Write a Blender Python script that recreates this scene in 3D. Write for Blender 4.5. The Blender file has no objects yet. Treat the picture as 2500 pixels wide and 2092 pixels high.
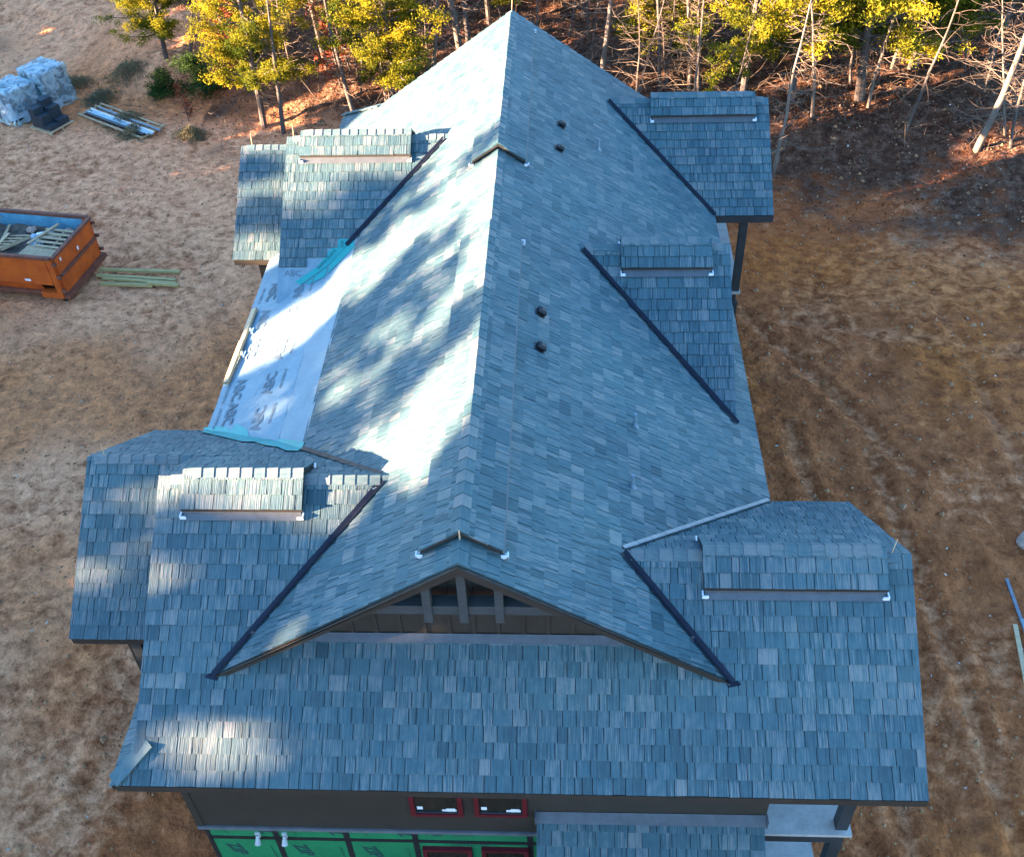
import bpy, bmesh, math, random
import numpy as np
from mathutils import Vector, Matrix
from math import radians, sin, cos, pi, sqrt

random.seed(7)
scene = bpy.context.scene
col = scene.collection

# ---------------------------------------------------------------- camera
cam_d = bpy.data.cameras.new('camera')
cam = bpy.data.objects.new('camera', cam_d); col.objects.link(cam)
scene.camera = cam
YAW, PIT, ROL = radians(-3.985), radians(42.898), radians(-2.636)
fw = Vector((sin(YAW)*cos(PIT), cos(YAW)*cos(PIT), -sin(PIT)))
rt = Vector((cos(YAW), -sin(YAW), 0)); up = rt.cross(fw)
r2 = rt*cos(ROL)+up*sin(ROL); u2 = -rt*sin(ROL)+up*cos(ROL)
M = Matrix((r2, u2, -fw)).transposed().to_4x4(); M.translation = Vector((1.408, -8.801, 19.079))
cam.matrix_world = M
cam_d.sensor_fit = 'HORIZONTAL'; cam_d.sensor_width = 36.0
cam_d.lens = 36.0*2559.0/2500.0
cam_d.clip_end = 2000

# ---------------------------------------------------------------- light
SUN_EL, SUN_AZ = radians(9.0), radians(-107.0)      # azimuth from +Y towards +X
to_sun = Vector((sin(SUN_AZ)*cos(SUN_EL), cos(SUN_AZ)*cos(SUN_EL), sin(SUN_EL)))
world = bpy.data.worlds.new('World'); scene.world = world; world.use_nodes = True
wn = world.node_tree; wn.nodes.clear()
sky = wn.nodes.new('ShaderNodeTexSky'); sky.sky_type = 'NISHITA'; sky.sun_disc = False
sky.sun_elevation = SUN_EL; sky.sun_rotation = SUN_AZ
sky.air_density = 1.0; sky.dust_density = 0.4; sky.ozone_density = 3.8; sky.altitude = 100
bg = wn.nodes.new('ShaderNodeBackground'); bg.inputs[1].default_value = 0.075
wo = wn.nodes.new('ShaderNodeOutputWorld')
wn.links.new(sky.outputs[0], bg.inputs[0]); wn.links.new(bg.outputs[0], wo.inputs[0])
sd = bpy.data.lights.new('sun', 'SUN'); sd.energy = 5.0; sd.angle = radians(0.53); sd.color = (1.0, 0.66, 0.43)
so = bpy.data.objects.new('sun', sd); col.objects.link(so)
so.rotation_euler = to_sun.to_track_quat('Z', 'Y').to_euler(); so.location = (-40, -20, 30)
scene.view_settings.view_transform = 'Standard'; scene.view_settings.look = 'None'
scene.view_settings.gamma = 1.0; scene.view_settings.exposure = 4.1
scene.view_settings.use_curve_mapping = False

# ---------------------------------------------------------------- helpers
def tag(o, label=None, cat=None, group=None, kind=None):
    if label: o['label'] = label
    if cat: o['category'] = cat
    if group: o['group'] = group
    if kind: o['kind'] = kind
    return o

class MB:
    def __init__(s): s.v = []; s.f = []; s.uv = []; s.c = []; s.mi = []
    def poly(s, pts, uv=None, c=(1, 1, 1), mi=0):
        n = len(s.v); s.v += [tuple(p) for p in pts]; s.f.append(tuple(range(n, n+len(pts))))
        s.uv += list(uv) if uv else [(0, 0)]*len(pts)
        s.c += [c]*len(pts); s.mi.append(mi)
    def box(s, x0, x1, y0, y1, z0, z1, c=(1, 1, 1), mi=0, T=None, taper=0.0):
        a, b = (x1-x0)*taper, (y1-y0)*taper
        P = [Vector(p) for p in ((x0, y0, z0), (x1, y0, z0), (x1, y1, z0), (x0, y1, z0),
             (x0+a, y0+b, z1), (x1-a, y0+b, z1), (x1-a, y1-b, z1), (x0+a, y1-b, z1))]
        if T is not None: P = [T @ p for p in P]
        for q in ((3, 2, 1, 0), (4, 5, 6, 7), (0, 1, 5, 4), (1, 2, 6, 5), (2, 3, 7, 6), (3, 0, 4, 7)):
            p = [P[i] for i in q]
            e1, e2 = (p[1]-p[0]).length, (p[3]-p[0]).length
            s.poly(p, [(0, 0), (e1, 0), (e1, e2), (0, e2)], c, mi)
    def bar(s, a, b, w, h, upv=(0, 0, 1), c=(1, 1, 1), mi=0):
        a, b = Vector(a), Vector(b); d = (b-a); L = d.length; d.normalize()
        u = Vector(upv); x = d.cross(u)
        if x.length < 1e-4: x = d.cross(Vector((1, 0, 0)))
        x.normalize(); u = x.cross(d)
        T = Matrix((x, d, u)).transposed().to_4x4(); T.translation = a
        s.box(-w/2, w/2, 0, L, -h/2, h/2, c, mi, T)
    def tube(s, pts, rad, n=6, c=(1, 1, 1), mi=0, cap=True):
        pts = [Vector(p) for p in pts]; rings = []
        x = None
        for i, p in enumerate(pts):
            d = (pts[min(i+1, len(pts)-1)]-pts[max(i-1, 0)])
            if d.length < 1e-6: d = Vector((0, 0, 1))
            d.normalize()
            if x is None:
                x = d.orthogonal().normalized()
            else:
                x = (x-d*x.dot(d))
                x = x.normalized() if x.length > 1e-5 else d.orthogonal().normalized()
            y = d.cross(x); r = rad[i] if hasattr(rad, '__len__') else rad
            rings.append([p+(x*cos(2*pi*k/n)+y*sin(2*pi*k/n))*r for k in range(n)])
        b = len(s.v); acc = 0
        for i, R in enumerate(rings): s.v += [tuple(q) for q in R]
        for i in range(len(rings)-1):
            for k in range(n):
                k2 = (k+1) % n
                s.f.append((b+i*n+k, b+i*n+k2, b+(i+1)*n+k2, b+(i+1)*n+k))
                s.uv += [(k/n, i), ((k+1)/n, i), ((k+1)/n, i+1), (k/n, i+1)]; s.c += [c]*4; s.mi.append(mi)
        if cap:
            s.f.append(tuple(b+(len(rings)-1)*n+k for k in range(n))); s.uv += [(0, 0)]*n; s.c += [c]*n; s.mi.append(mi)
            s.f.append(tuple(b+k for k in reversed(range(n)))); s.uv += [(0, 0)]*n; s.c += [c]*n; s.mi.append(mi)
    def mesh(s, name, mats):
        me = bpy.data.meshes.new(name)
        me.from_pydata(s.v, [], s.f)
        ul = me.uv_layers.new(name='UVMap')
        ul.data.foreach_set('uv', np.array(s.uv, np.float32).ravel())
        ca = me.color_attributes.new('tint', 'FLOAT_COLOR', 'CORNER')
        cc = np.ones((len(s.c), 4), np.float32); cc[:, :3] = np.array(s.c, np.float32)
        ca.data.foreach_set('color', cc.ravel())
        if not isinstance(mats, (list, tuple)): mats = [mats]
        for m in mats: me.materials.append(m)
        if len(mats) > 1: me.polygons.foreach_set('material_index', s.mi)
        me.update()
        return me
    def build(s, name, mats, parent=None, smooth=False, bevel=0):
        me = s.mesh(name, mats)
        if smooth: me.polygons.foreach_set('use_smooth', [True]*len(me.polygons))
        o = bpy.data.objects.new(name, me); col.objects.link(o); o.parent = parent
        if bevel:
            bm = bmesh.new(); bm.from_mesh(me); bmesh.ops.remove_doubles(bm, verts=bm.verts, dist=1e-5)
            bmesh.ops.bevel(bm, geom=list(bm.edges), offset=bevel, segments=2, affect='EDGES', profile=.6)
            bm.to_mesh(me); bm.free()
        return o
def empty(name, loc=(0, 0, 0), rz=0):
    o = bpy.data.objects.new(name, None); col.objects.link(o); o.location = loc; o.rotation_euler.z = rz
    o.empty_display_size = .3
    return o
def place(name, me, parent=None, loc=(0, 0, 0), rz=0, mat=None):
    o = bpy.data.objects.new(name, me); col.objects.link(o); o.parent = parent
    if mat is not None: o.matrix_local = mat
    else: o.location = loc; o.rotation_euler.z = rz
    return o

# ---------------------------------------------------------------- materials
def node_mat(name):
    m = bpy.data.materials.new(name); m.use_nodes = True
    nt = m.node_tree; b = nt.nodes['Principled BSDF']
    return m, nt, b
def N(nt, typ, **kw):
    n = nt.nodes.new(typ)
    for k, v in kw.items(): setattr(n, k, v)
    return n
def ramp(nt, fac, stops):
    r = N(nt, 'ShaderNodeValToRGB'); e = r.color_ramp.elements
    while len(e) < len(stops): e.new(0.5)
    for i, (p, c) in enumerate(stops): e[i].position = p; e[i].color = (*c, 1) if len(c) == 3 else c
    nt.links.new(fac, r.inputs[0]); return r.outputs[0]
def mix(nt, fac, a, b, mode='MIX'):
    n = N(nt, 'ShaderNodeMix', data_type='RGBA', blend_type=mode)
    for sock, v in ((n.inputs[0], fac), (n.inputs[6], a), (n.inputs[7], b)):
        if hasattr(v, 'links'): nt.links.new(v, sock)
        elif isinstance(v, (int, float)): sock.default_value = v
        else: sock.default_value = (*v, 1)
    return n.outputs[2]
def noise(nt, vec, scale, detail=4, rough=.55, dist=0):
    n = N(nt, 'ShaderNodeTexNoise'); n.inputs['Scale'].default_value = scale
    n.inputs['Detail'].default_value = detail; n.inputs['Roughness'].default_value = rough
    n.inputs['Distortion'].default_value = dist
    if vec is not None: nt.links.new(vec, n.inputs['Vector'])
    return n.outputs['Fac']
def scaled(nt, vec, s):
    n = N(nt, 'ShaderNodeMapping'); n.inputs['Scale'].default_value = s; nt.links.new(vec, n.inputs[0]); return n.outputs[0]
def math_(nt, op, a, b=None):
    n = N(nt, 'ShaderNodeMath', operation=op)
    for i, v in enumerate((a, b)):
        if v is None: continue
        if hasattr(v, 'links'): nt.links.new(v, n.inputs[i])
        else: n.inputs[i].default_value = v
    return n.outputs[0]
def bump(nt, b, h, strength, dist):
    n = N(nt, 'ShaderNodeBump'); n.inputs['Strength'].default_value = strength; n.inputs['Distance'].default_value = dist
    nt.links.new(h, n.inputs['Height']); nt.links.new(n.outputs[0], b.inputs['Normal'])
def simple(name, c1, c2=None, scale=6, rough=.7, bmp=.2, bd=.005, stretch=(1, 1, 1), metal=0, spec=.3, coords='Object'):
    m, nt, b = node_mat(name)
    tc = N(nt, 'ShaderNodeTexCoord'); v = scaled(nt, tc.outputs[coords], stretch)
    c2 = c2 or tuple(x*.7 for x in c1)
    n1 = noise(nt, v, scale); n2 = noise(nt, v, scale*7, 3)
    f = math_(nt, 'ADD', math_(nt, 'MULTIPLY', n1, .65), math_(nt, 'MULTIPLY', n2, .35))
    nt.links.new(ramp(nt, f, [(.36, c2), (.62, c1)]), b.inputs['Base Color'])
    b.inputs['Roughness'].default_value = rough; b.inputs['Metallic'].default_value = metal
    b.inputs['Specular IOR Level'].default_value = spec
    if bmp: bump(nt, b, f, bmp, bd)
    return m
MT = {}
def shingle_mat(name, dark, mid, light, grain=1.0):
    m, nt, b = node_mat(name)
    uv = N(nt, 'ShaderNodeUVMap'); at = N(nt, 'ShaderNodeAttribute', attribute_name='tint')
    sp = N(nt, 'ShaderNodeSeparateColor'); nt.links.new(at.outputs['Color'], sp.inputs[0])
    g1 = noise(nt, scaled(nt, uv.outputs[0], (70, 2.0, 1)), 1.0, 2, .6, .15)
    g2 = noise(nt, scaled(nt, uv.outputs[0], (22, .9, 1)), 1.0, 2, .5, .2)
    bl = noise(nt, scaled(nt, uv.outputs[0], (7, 5, 1)), 1.0, 4, .6)
    tc = N(nt, 'ShaderNodeTexCoord'); big = noise(nt, tc.outputs['Object'], .45, 3, .55)
    g = math_(nt, 'ADD', math_(nt, 'MULTIPLY', g1, .6), math_(nt, 'MULTIPLY', g2, .4))
    gs = math_(nt, 'MULTIPLY', math_(nt, 'SUBTRACT', g, .5), math_(nt, 'ADD', math_(nt, 'MULTIPLY', sp.outputs[2], grain), .5))
    tone = math_(nt, 'ADD', gs, sp.outputs[0])
    tone = math_(nt, 'ADD', tone, math_(nt, 'MULTIPLY', math_(nt, 'SUBTRACT', bl, .5), .55))
    c = ramp(nt, tone, [(.08, dark), (.48, mid), (.74, light), (1.0, (light[0]*1.25, light[1]*1.12, light[2]*1.05))])  # grain tone; pale warm end also paints in grazing sun highlights
    warm = mix(nt, math_(nt, 'MULTIPLY', sp.outputs[1], .30), c, tuple(x*y for x, y in zip(mid, (1.5, 1.02, .9))))
    grime = ramp(nt, big, [(.35, (.82, .84, .88)), (.65, (1.1, 1.08, 1.04))])
    warm = mix(nt, .8, warm, grime, 'MULTIPLY')
    nt.links.new(warm, b.inputs['Base Color'])
    b.inputs['Roughness'].default_value = .6; b.inputs['Specular IOR Level'].default_value = .35
    bump(nt, b, g, 1.0, .02)
    return m
MT['shingle'] = shingle_mat('slate_blue_shake', (.024, .060, .072), (.052, .115, .128), (.155, .178, .172), 3.0)
MT['deck'] = simple('roof_deck_dark', (.03, .032, .035), rough=.9)
MT['brown'] = simple('dark_brown_paint', (.040, .034, .026), (.032, .027, .021), 3, .55, .1)
MT['charcoal'] = simple('charcoal_paint', (.035, .042, .045), (.026, .03, .033), 3, .5, .08)
MT['truss'] = simple('grey_stained_timber', (.058, .064, .064), (.04, .045, .045), 5, .6, .2, stretch=(1, 1, 6))
MT['navy'] = simple('valley_metal', (.012, .016, .03), (.008, .01, .018), 4, .4, .05, metal=.3)
MT['fasciametal'] = simple('vent_board', (.10, .115, .125), (.075, .085, .092), 4, .5, .1)
MT['whiteplastic'] = simple('white_plastic', (.8, .82, .82), (.65, .68, .7), 5, .4, .05)
MT['lampgrey'] = simple('lamp_grey', (.5, .5, .48), (.4, .4, .39), 5, .5, .05)
MT['blackplastic'] = simple('black_plastic', (.012, .013, .016), None, 6, .35, .05)
MT['pipe'] = simple('pipe_grey', (.22, .28, .31), None, 6, .5, .05)
MT['flash'] = simple('grey_flashing', (.2, .22, .24), (.13, .15, .17), 5, .45, .15, metal=.4)
MT['darkflash'] = simple('dark_flashing', (.085, .10, .115), (.06, .07, .08), 5, .55, .15)
MT['concrete'] = simple('concrete', (.46, .43, .39), (.33, .31, .28), 2.2, .85, .25)
MT['red'] = simple('red_frame', (.12, .011, .018), (.09, .009, .013), 4, .4, .05)
MT['white_under'] = simple('underlayment_white', (.19, .285, .32), (.14, .225, .265), 1.6, .5, .5, .02)
MT['teal'] = simple('ice_shield_teal', (.03, .31, .29), (.022, .25, .235), 2, .4, .4, .015)
MT['printgrey'] = simple('print_grey', (.095, .135, .155), (.125, .18, .21), 30, .6, 0)
MT['printdark'] = simple('print_dark', (.02, .06, .06), None, 30, .6, 0)
MT['zip'] = simple('green_sheathing', (.016, .20, .075), (.011, .155, .06), 2, .6, .1)
MT['tape'] = simple('black_tape', (.012, .013, .014), (.022, .024, .026), 14, .45, .2)
MT['lumber'] = simple('pale_lumber', (.58, .42, .24), (.42, .30, .17), 3, .7, .2, stretch=(1, 8, 8))
MT['treated'] = simple('treated_lumber', (.46, .36, .15), (.30, .235, .095), 3, .75, .2, stretch=(1, 8, 8))
MT['greywood'] = simple('weathered_wood', (.52, .37, .21), (.30, .215, .125), 4, .8, .3, stretch=(1, 6, 6))
MT['orange'] = simple('orange_painted_steel', (.62, .115, .014), (.42, .065, .012), 2.2, .5, .12)
MT['rust'] = simple('rusty_rail', (.22, .075, .04), (.12, .045, .03), 5, .7, .2)
MT['bluein'] = simple('blue_paint_inside', (.14, .36, .46), (.08, .22, .30), 3, .6, .15)
MT['bundle'] = simple('bundle_dark', (.035, .05, .06), (.02, .03, .038), 8, .5, .3)
MT['galv'] = simple('coated_metal', (.42, .60, .64), (.2, .32, .38), 2, .35, .05, stretch=(.3, 6, 6), metal=.3)
MT['debris'] = simple('debris_dark', (.15, .115, .08), (.035, .03, .026), 4, .8, .4, .03)
MT['scrap'] = simple('scrap_plastic', (.5, .6, .66), (.3, .4, .46), 5, .4, .3)
MT['clod'] = simple('dirt_clod', (.42, .22, .11), (.22, .11, .05), 3, .95, 0)
MT['rock'] = simple('pale_rock', (.46, .32, .24), (.28, .19, .14), 4, .9, .6, .02)
m, nt, b = node_mat('window_glass'); b.inputs['Base Color'].default_value = (.012, .016, .014, 1); b.inputs['Roughness'].default_value = .06
MT['glass'] = m
m, nt, b = node_mat('plastic_wrap')
tr = N(nt, 'ShaderNodeBsdfTransparent'); tr.inputs[0].default_value = (.75, .9, .95, 1); ms = N(nt, 'ShaderNodeMixShader')
tc = N(nt, 'ShaderNodeTexCoord'); nf = noise(nt, tc.outputs['Object'], 2.2, 3, .5, 1.5)
b.inputs['Base Color'].default_value = (.55, .70, .74, 1); b.inputs['Roughness'].default_value = .15
bump(nt, b, nf, .8, .08)
fac = ramp(nt, nf, [(.40, (.25, .25, .25)), (.60, (.66, .66, .66))])
nt.links.new(fac, ms.inputs[0]); nt.links.new(tr.outputs[0], ms.inputs[1]); nt.links.new(b.outputs[0], ms.inputs[2])
nt.links.new(ms.outputs[0], nt.nodes['Material Output'].inputs[0]); MT['wrap'] = m
def leaf_mat(name, c1, c2, trans=.4):
    m, nt, b = node_mat(name)
    at = N(nt, 'ShaderNodeAttribute', attribute_name='tint')
    sp = N(nt, 'ShaderNodeSeparateColor'); nt.links.new(at.outputs['Color'], sp.inputs[0])
    c = ramp(nt, sp.outputs[0], [(.1, c2), (.9, c1)])
    d = N(nt, 'ShaderNodeBsdfDiffuse'); t = N(nt, 'ShaderNodeBsdfTranslucent'); ms = N(nt, 'ShaderNodeMixShader')
    nt.links.new(c, d.inputs[0]); nt.links.new(c, t.inputs[0]); ms.inputs[0].default_value = trans
    nt.links.new(d.outputs[0], ms.inputs[1]); nt.links.new(t.outputs[0], ms.inputs[2])
    nt.links.new(ms.outputs[0], nt.nodes['Material Output'].inputs[0])
    return m
MT['cedar'] = leaf_mat('cedar_foliage', (.31, .265, .02), (.05, .078, .012), .4)
MT['shrub'] = leaf_mat('dark_shrub_foliage', (.06, .11, .03), (.025, .05, .015), .3)
MT['redleaf'] = leaf_mat('rust_red_leaves', (.30, .09, .045), (.16, .04, .03), .35)
MT['litter'] = leaf_mat('leaf_litter', (.13, .087, .06), (.035, .023, .016), .1)
MT['clodleaf'] = leaf_mat('dirt_chips', (.45, .27, .15), (.16, .085, .04), .1)
MT['palescrap'] = leaf_mat('pale_chips', (.62, .58, .5), (.34, .29, .22), .1)
MT['drygrass'] = leaf_mat('dry_grass', (.26, .22, .13), (.12, .11, .06), .3)
MT['bark'] = simple('pale_bark', (.20, .165, .13), (.10, .082, .066), 5, .85, .4, stretch=(1, 1, .3))
MT['darkbark'] = simple('dark_bark', (.12, .10, .085), (.06, .05, .045), 5, .9, .4, stretch=(1, 1, .3))
MT['branch'] = simple('branch_bark', (.16, .125, .095), (.09, .068, .052), 5, .85, 0)
MT['twig'] = simple('twig', (.12, .088, .063), (.06, .043, .03), 5, .85, 0)
# ---------------------------------------------------------------- ground
def vnoise(x, y, seed):
    xi = np.floor(x).astype(np.int64); yi = np.floor(y).astype(np.int64); fx = x-xi; fy = y-yi
    fx = fx*fx*(3-2*fx); fy = fy*fy*(3-2*fy)
    def h(a, b):
        n = (a*374761393+b*668265263+seed*982451653) & 0x7fffffff
        n = ((n ^ (n >> 13))*1274126177) & 0x7fffffff
        return ((n ^ (n >> 16)) & 0xffff)/65535.0
    return (h(xi, yi)*(1-fx)+h(xi+1, yi)*fx)*(1-fy)+(h(xi, yi+1)*(1-fx)+h(xi+1, yi+1)*fx)*fy
def fbm(x, y, s, seed, oc=4):
    r = 0; a = .5
    for i in range(oc): r = r+a*vnoise(x*s, y*s, seed+i); s *= 2.03; a *= .5
    return r
EDGE = [(-60, 46), (-32, 42), (-20, 34.5), (-16, 31.5), (-9, 28), (-2, 26), (8.6, 22.6), (16, 20.6), (30, 17), (60, 10)]
ex = np.array([e[0] for e in EDGE], float); ey = np.array([e[1] for e in EDGE], float)
TRACKS = [([(-30, 6), (-14, 7.5), (-9.5, 9.5), (-7.5, 11)], .35), ([(-30, 3.6), (-14, 5.2), (-9, 8)], .3),
          ([(-24, 24), (-16, 23.5), (-11, 21), (-8, 15)], .5), ([(-26, 27), (-15, 26), (-9.5, 22), (-7, 17)], .5),
          ([(6.6, 17), (8.6, 13.5), (10.0, 10)], .22), ([(7.3, 12), (7.7, 4), (7.9, -4)], .2), ([(9.2, 11), (9.7, 3), (9.9, -4)], .2), ([(12.6, 18), (12.9, 8), (13.1, -3)], .2), ([(22, 15.5), (14, 15), (8, 16.6)], .3), ([(-13, -4), (-8, 0), (-7.5, 4)], .3)]
def trackdist(x, y):
    best = np.full(x.shape, 9.0)
    for pts, w in TRACKS:
        for (ax, ay), (bx, by) in zip(pts[:-1], pts[1:]):
            dx, dy = bx-ax, by-ay; t = np.clip(((x-ax)*dx+(y-ay)*dy)/(dx*dx+dy*dy), 0, 1)
            best = np.minimum(best, np.hypot(x-ax-t*dx, y-ay-t*dy)/w)
    return best
def ground_h(x, y):
    x = np.asarray(x, float); y = np.asarray(y, float)
    e = np.interp(x, ex, ey)+(fbm(x, y, .3, 5, 2)-.4)*2.5
    rise = np.clip((y-e)/5, 0, 1); rise = rise*rise*(3-2*rise)
    far = np.clip(y-e, 0, 60)
    z = rise*.8+far*.02+(fbm(x, y, .12, 1, 3)-.44)*.5*np.clip((np.abs(x)-6)/4, .15, 1)
    z = z+(fbm(x, y, .9, 11, 4)-.47)*.22*(1+.8*rise)+(fbm(x+3, y, 2.9, 17, 3)-.44)*.19
    z = z+np.maximum(0, fbm(x, y+9, 2.6, 51, 2)-.46)*.28
    td = trackdist(x, y+(fbm(x, y, .8, 3, 2)-.4)*.6)
    z = z-.075*np.exp(-td**2)+.05*np.exp(-(td-1.7)**2*2)
    inside = (np.abs(x) < 4.9) & (y > -1.0) & (y < 19)
    return np.where(inside, -.12, z)
def gh(x, y): return float(ground_h(np.array([x]), np.array([y]))[0])
def grid(x0, x1, y0, y1, d):
    xs = np.arange(x0, x1+d/2, d); ys = np.arange(y0, y1+d/2, d); X, Y = np.meshgrid(xs, ys)
    return X, Y
def ground_obj(name, X, Y, mat, hole=None):
    Z = ground_h(X, Y); ny, nx = X.shape
    V = np.stack([X, Y, Z], -1).reshape(-1, 3)
    i = np.arange((ny-1)*(nx-1)); a = (i//(nx-1))*nx+i % (nx-1)
    F = np.stack([a, a+1, a+nx+1, a+nx], 1)
    if hole is not None:
        cx = X.ravel()[F].mean(1); cy = Y.ravel()[F].mean(1)
        F = F[~((cx > hole[0]) & (cx < hole[1]) & (cy > hole[2]) & (cy < hole[3]))]
    me = bpy.data.meshes.new(name); me.vertices.add(len(V)); me.vertices.foreach_set('co', V.astype(np.float32).ravel())
    me.loops.add(len(F)*4); me.loops.foreach_set('vertex_index', F.ravel().astype(np.int32))
    me.polygons.add(len(F)); me.polygons.foreach_set('loop_start', np.arange(0, len(F)*4, 4, dtype=np.int32))
    me.polygons.foreach_set('loop_total', np.full(len(F), 4, np.int32))
    me.update(calc_edges=True)
    x, y = V[:, 0], V[:, 1]
    e = np.interp(x, ex, ey)+(fbm(x, y, .3, 5, 2)-.4)*2.5
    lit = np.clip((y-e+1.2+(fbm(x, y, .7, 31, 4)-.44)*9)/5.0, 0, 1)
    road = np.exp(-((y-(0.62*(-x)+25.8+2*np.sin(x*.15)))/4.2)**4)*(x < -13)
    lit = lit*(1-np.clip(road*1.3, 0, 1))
    clay = np.clip((fbm(x, y, .16, 41, 3)-.45)*5, 0, 1)
    clay = np.maximum(clay*.75, np.exp(-((y-e+3.2)/2.4)**2)*(x > 4)*.7)
    clay = np.maximum(clay, np.exp(-(((x+8.3)/2.2)**2+((y-10.5)/2.6)**2))*.8)
    pale = np.clip((fbm(x, y, .22, 61, 3)-.46)*5, 0, 1)*np.where(x > 4, .35, .8)
    td = trackdist(x, y+(fbm(x, y, .8, 3, 2)-.4)*.6); pale = np.maximum(pale, np.exp(-(td*.8)**2)*np.where(x > 4, .35, .6))
    pale = np.maximum(pale, road*.9)
    pale = np.maximum(pale, np.clip((-x-5.5)/3, 0, 1)*(.95+.5*(fbm(x, y, .35, 71, 3)-.45)*3)*np.clip((y+6)/20, .5, 1))
    ca = me.color_attributes.new('zone', 'FLOAT_COLOR', 'POINT')
    ca.data.foreach_set('color', np.stack([lit, clay, pale, np.ones_like(x)], 1).astype(np.float32).ravel())
    me.polygons.foreach_set('use_smooth', np.ones(len(F), bool))
    me.materials.append(mat)
    o = bpy.data.objects.new(name, me); col.objects.link(o); return o
m, nt, b = node_mat('graded_dirt')
tc = N(nt, 'ShaderNodeTexCoord'); P = tc.outputs['Object']
at = N(nt, 'ShaderNodeAttribute', attribute_name='zone'); sp = N(nt, 'ShaderNodeSeparateColor'); nt.links.new(at.outputs['Color'], sp.inputs[0])
n1 = noise(nt, P, .9, 6, .65, .4); n2 = noise(nt, scaled(nt, P, (1, 1.1, 1)), 3.0, 5, .62, .2); n3 = noise(nt, P, 11, 4, .65, .1); n4 = noise(nt, P, 60, 3, .7)
vo = N(nt, 'ShaderNodeTexVoronoi'); vo.inputs['Scale'].default_value = 7; vo.inputs['Randomness'].default_value = 1.0
wp = N(nt, 'ShaderNodeVectorMath', operation='ADD'); sc_ = N(nt, 'ShaderNodeTexNoise'); sc_.inputs['Scale'].default_value = 7; nt.links.new(P, sc_.inputs['Vector'])
ws = N(nt, 'ShaderNodeVectorMath', operation='SCALE'); ws.inputs['Scale'].default_value = .25; nt.links.new(sc_.outputs['Color'], ws.inputs[0]); nt.links.new(P, wp.inputs[0]); nt.links.new(ws.outputs[0], wp.inputs[1]); nt.links.new(wp.outputs[0], vo.inputs['Vector'])
clod = math_(nt, 'SUBTRACT', 1.0, vo.outputs['Distance'])
nn = math_(nt, 'ADD', math_(nt, 'ADD', math_(nt, 'MULTIPLY', n2, .58), math_(nt, 'MULTIPLY', n3, .30)), math_(nt, 'MULTIPLY', n4, .12))
base = ramp(nt, n1, [(.3, (.26, .078, .026)), (.5, (.37, .112, .038)), (.7, (.46, .155, .058))])
clayc = ramp(nt, n2, [(.3, (.34, .09, .018)), (.65, (.56, .165, .034))])
palec = ramp(nt, n2, [(.3, (.66, .285, .135)), (.7, (.82, .39, .20))])
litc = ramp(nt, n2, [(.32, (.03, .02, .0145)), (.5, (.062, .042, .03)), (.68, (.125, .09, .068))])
def soft(sock, lo=.2, hi=.8):
    v = math_(nt, 'ADD', sock, math_(nt, 'MULTIPLY', math_(nt, 'SUBTRACT', n2, .5), 1.1))
    mr = N(nt, 'ShaderNodeMapRange'); mr.inputs[1].default_value = lo; mr.inputs[2].default_value = hi; nt.links.new(v, mr.inputs[0]); return mr.outputs[0]
c = mix(nt, math_(nt, 'MULTIPLY', soft(sp.outputs[2]), .92), base, palec)
c = mix(nt, math_(nt, 'MULTIPLY', soft(sp.outputs[1]), .6), c, clayc)
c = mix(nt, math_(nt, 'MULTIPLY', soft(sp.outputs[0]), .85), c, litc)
sh = ramp(nt, nn, [(.36, (.40, .38, .37)), (.45, (.80, .78, .77)), (.54, (1.04, 1.04, 1.03)), (.66, (1.32, 1.3, 1.28))])  # clod shading put into the colour: crevices darker, lumps lighter
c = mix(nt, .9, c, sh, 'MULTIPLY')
nt.links.new(c, b.inputs['Base Color']); b.inputs['Roughness'].default_value = .95; b.inputs['Specular IOR Level'].default_value = .1
bump(nt, b, math_(nt, 'ADD', nn, math_(nt, 'MULTIPLY', clod, .38)), 1.0, .11)
MT['dirt'] = m
def axis(a, b, d, lo, hi):
    def out(n, L): return np.cumsum(np.minimum(d*1.12**np.arange(1, n), 40))
    g_ = out(400, 0); L = a-g_[g_ < a-lo][::-1]; R = b+g_[g_ < hi-b]
    return np.concatenate([L, np.arange(a, b+d/2, d), R])
X, Y = np.meshgrid(axis(-30, 24, .125, -600, 600), axis(-7, 46, .125, -300, 900))
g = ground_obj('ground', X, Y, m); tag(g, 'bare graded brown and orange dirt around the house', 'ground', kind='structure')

# ---------------------------------------------------------------- house
Z0, K = 8.448, .685
CS = 1/sqrt(1+K*K); SN = K*CS
Y1 = 18.565; ZE = 4.94; WE = 5.12; ZF = 5.86
house = empty('house', (0, 0, 0))
tag(house, 'brown house under construction with a big blue grey shake roof of many gables', 'house')
def hz(z): return z
PL = {}
class Plane:
    """roof plane: point o on its lowest course line, s along the eave, t up the slope"""
    def __init__(s_, o, sd, td): s_.o = Vector(o); s_.s = Vector(sd).normalized(); s_.t = Vector(td).normalized(); s_.n = s_.s.cross(s_.t)
    def st(s_, x, y):
        d = Vector((x, y, 0))-Vector((s_.o.x, s_.o.y, 0))
        th = Vector((s_.t.x, s_.t.y, 0)); return (d.dot(Vector((s_.s.x, s_.s.y, 0))), d.dot(th)/th.length_squared)
    def at(s_, s, t, h=0): return s_.o+s_.s*s+s_.t*t+s_.n*h
    def z(s_, x, y):
        return s_.o.z-((x-s_.o.x)*s_.n.x+(y-s_.o.y)*s_.n.y)/s_.n.z
    def p(s_, x, y, h=0): q = s_.st(x, y); return s_.at(q[0], q[1], h)
def front(y, z, k=K): c = 1/sqrt(1+k*k); return Plane((0, y, z), (1, 0, 0), (0, c, k*c))
def back(y, z): return Plane((0, y, z), (-1, 0, 0), (0, -CS, SN))
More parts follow.
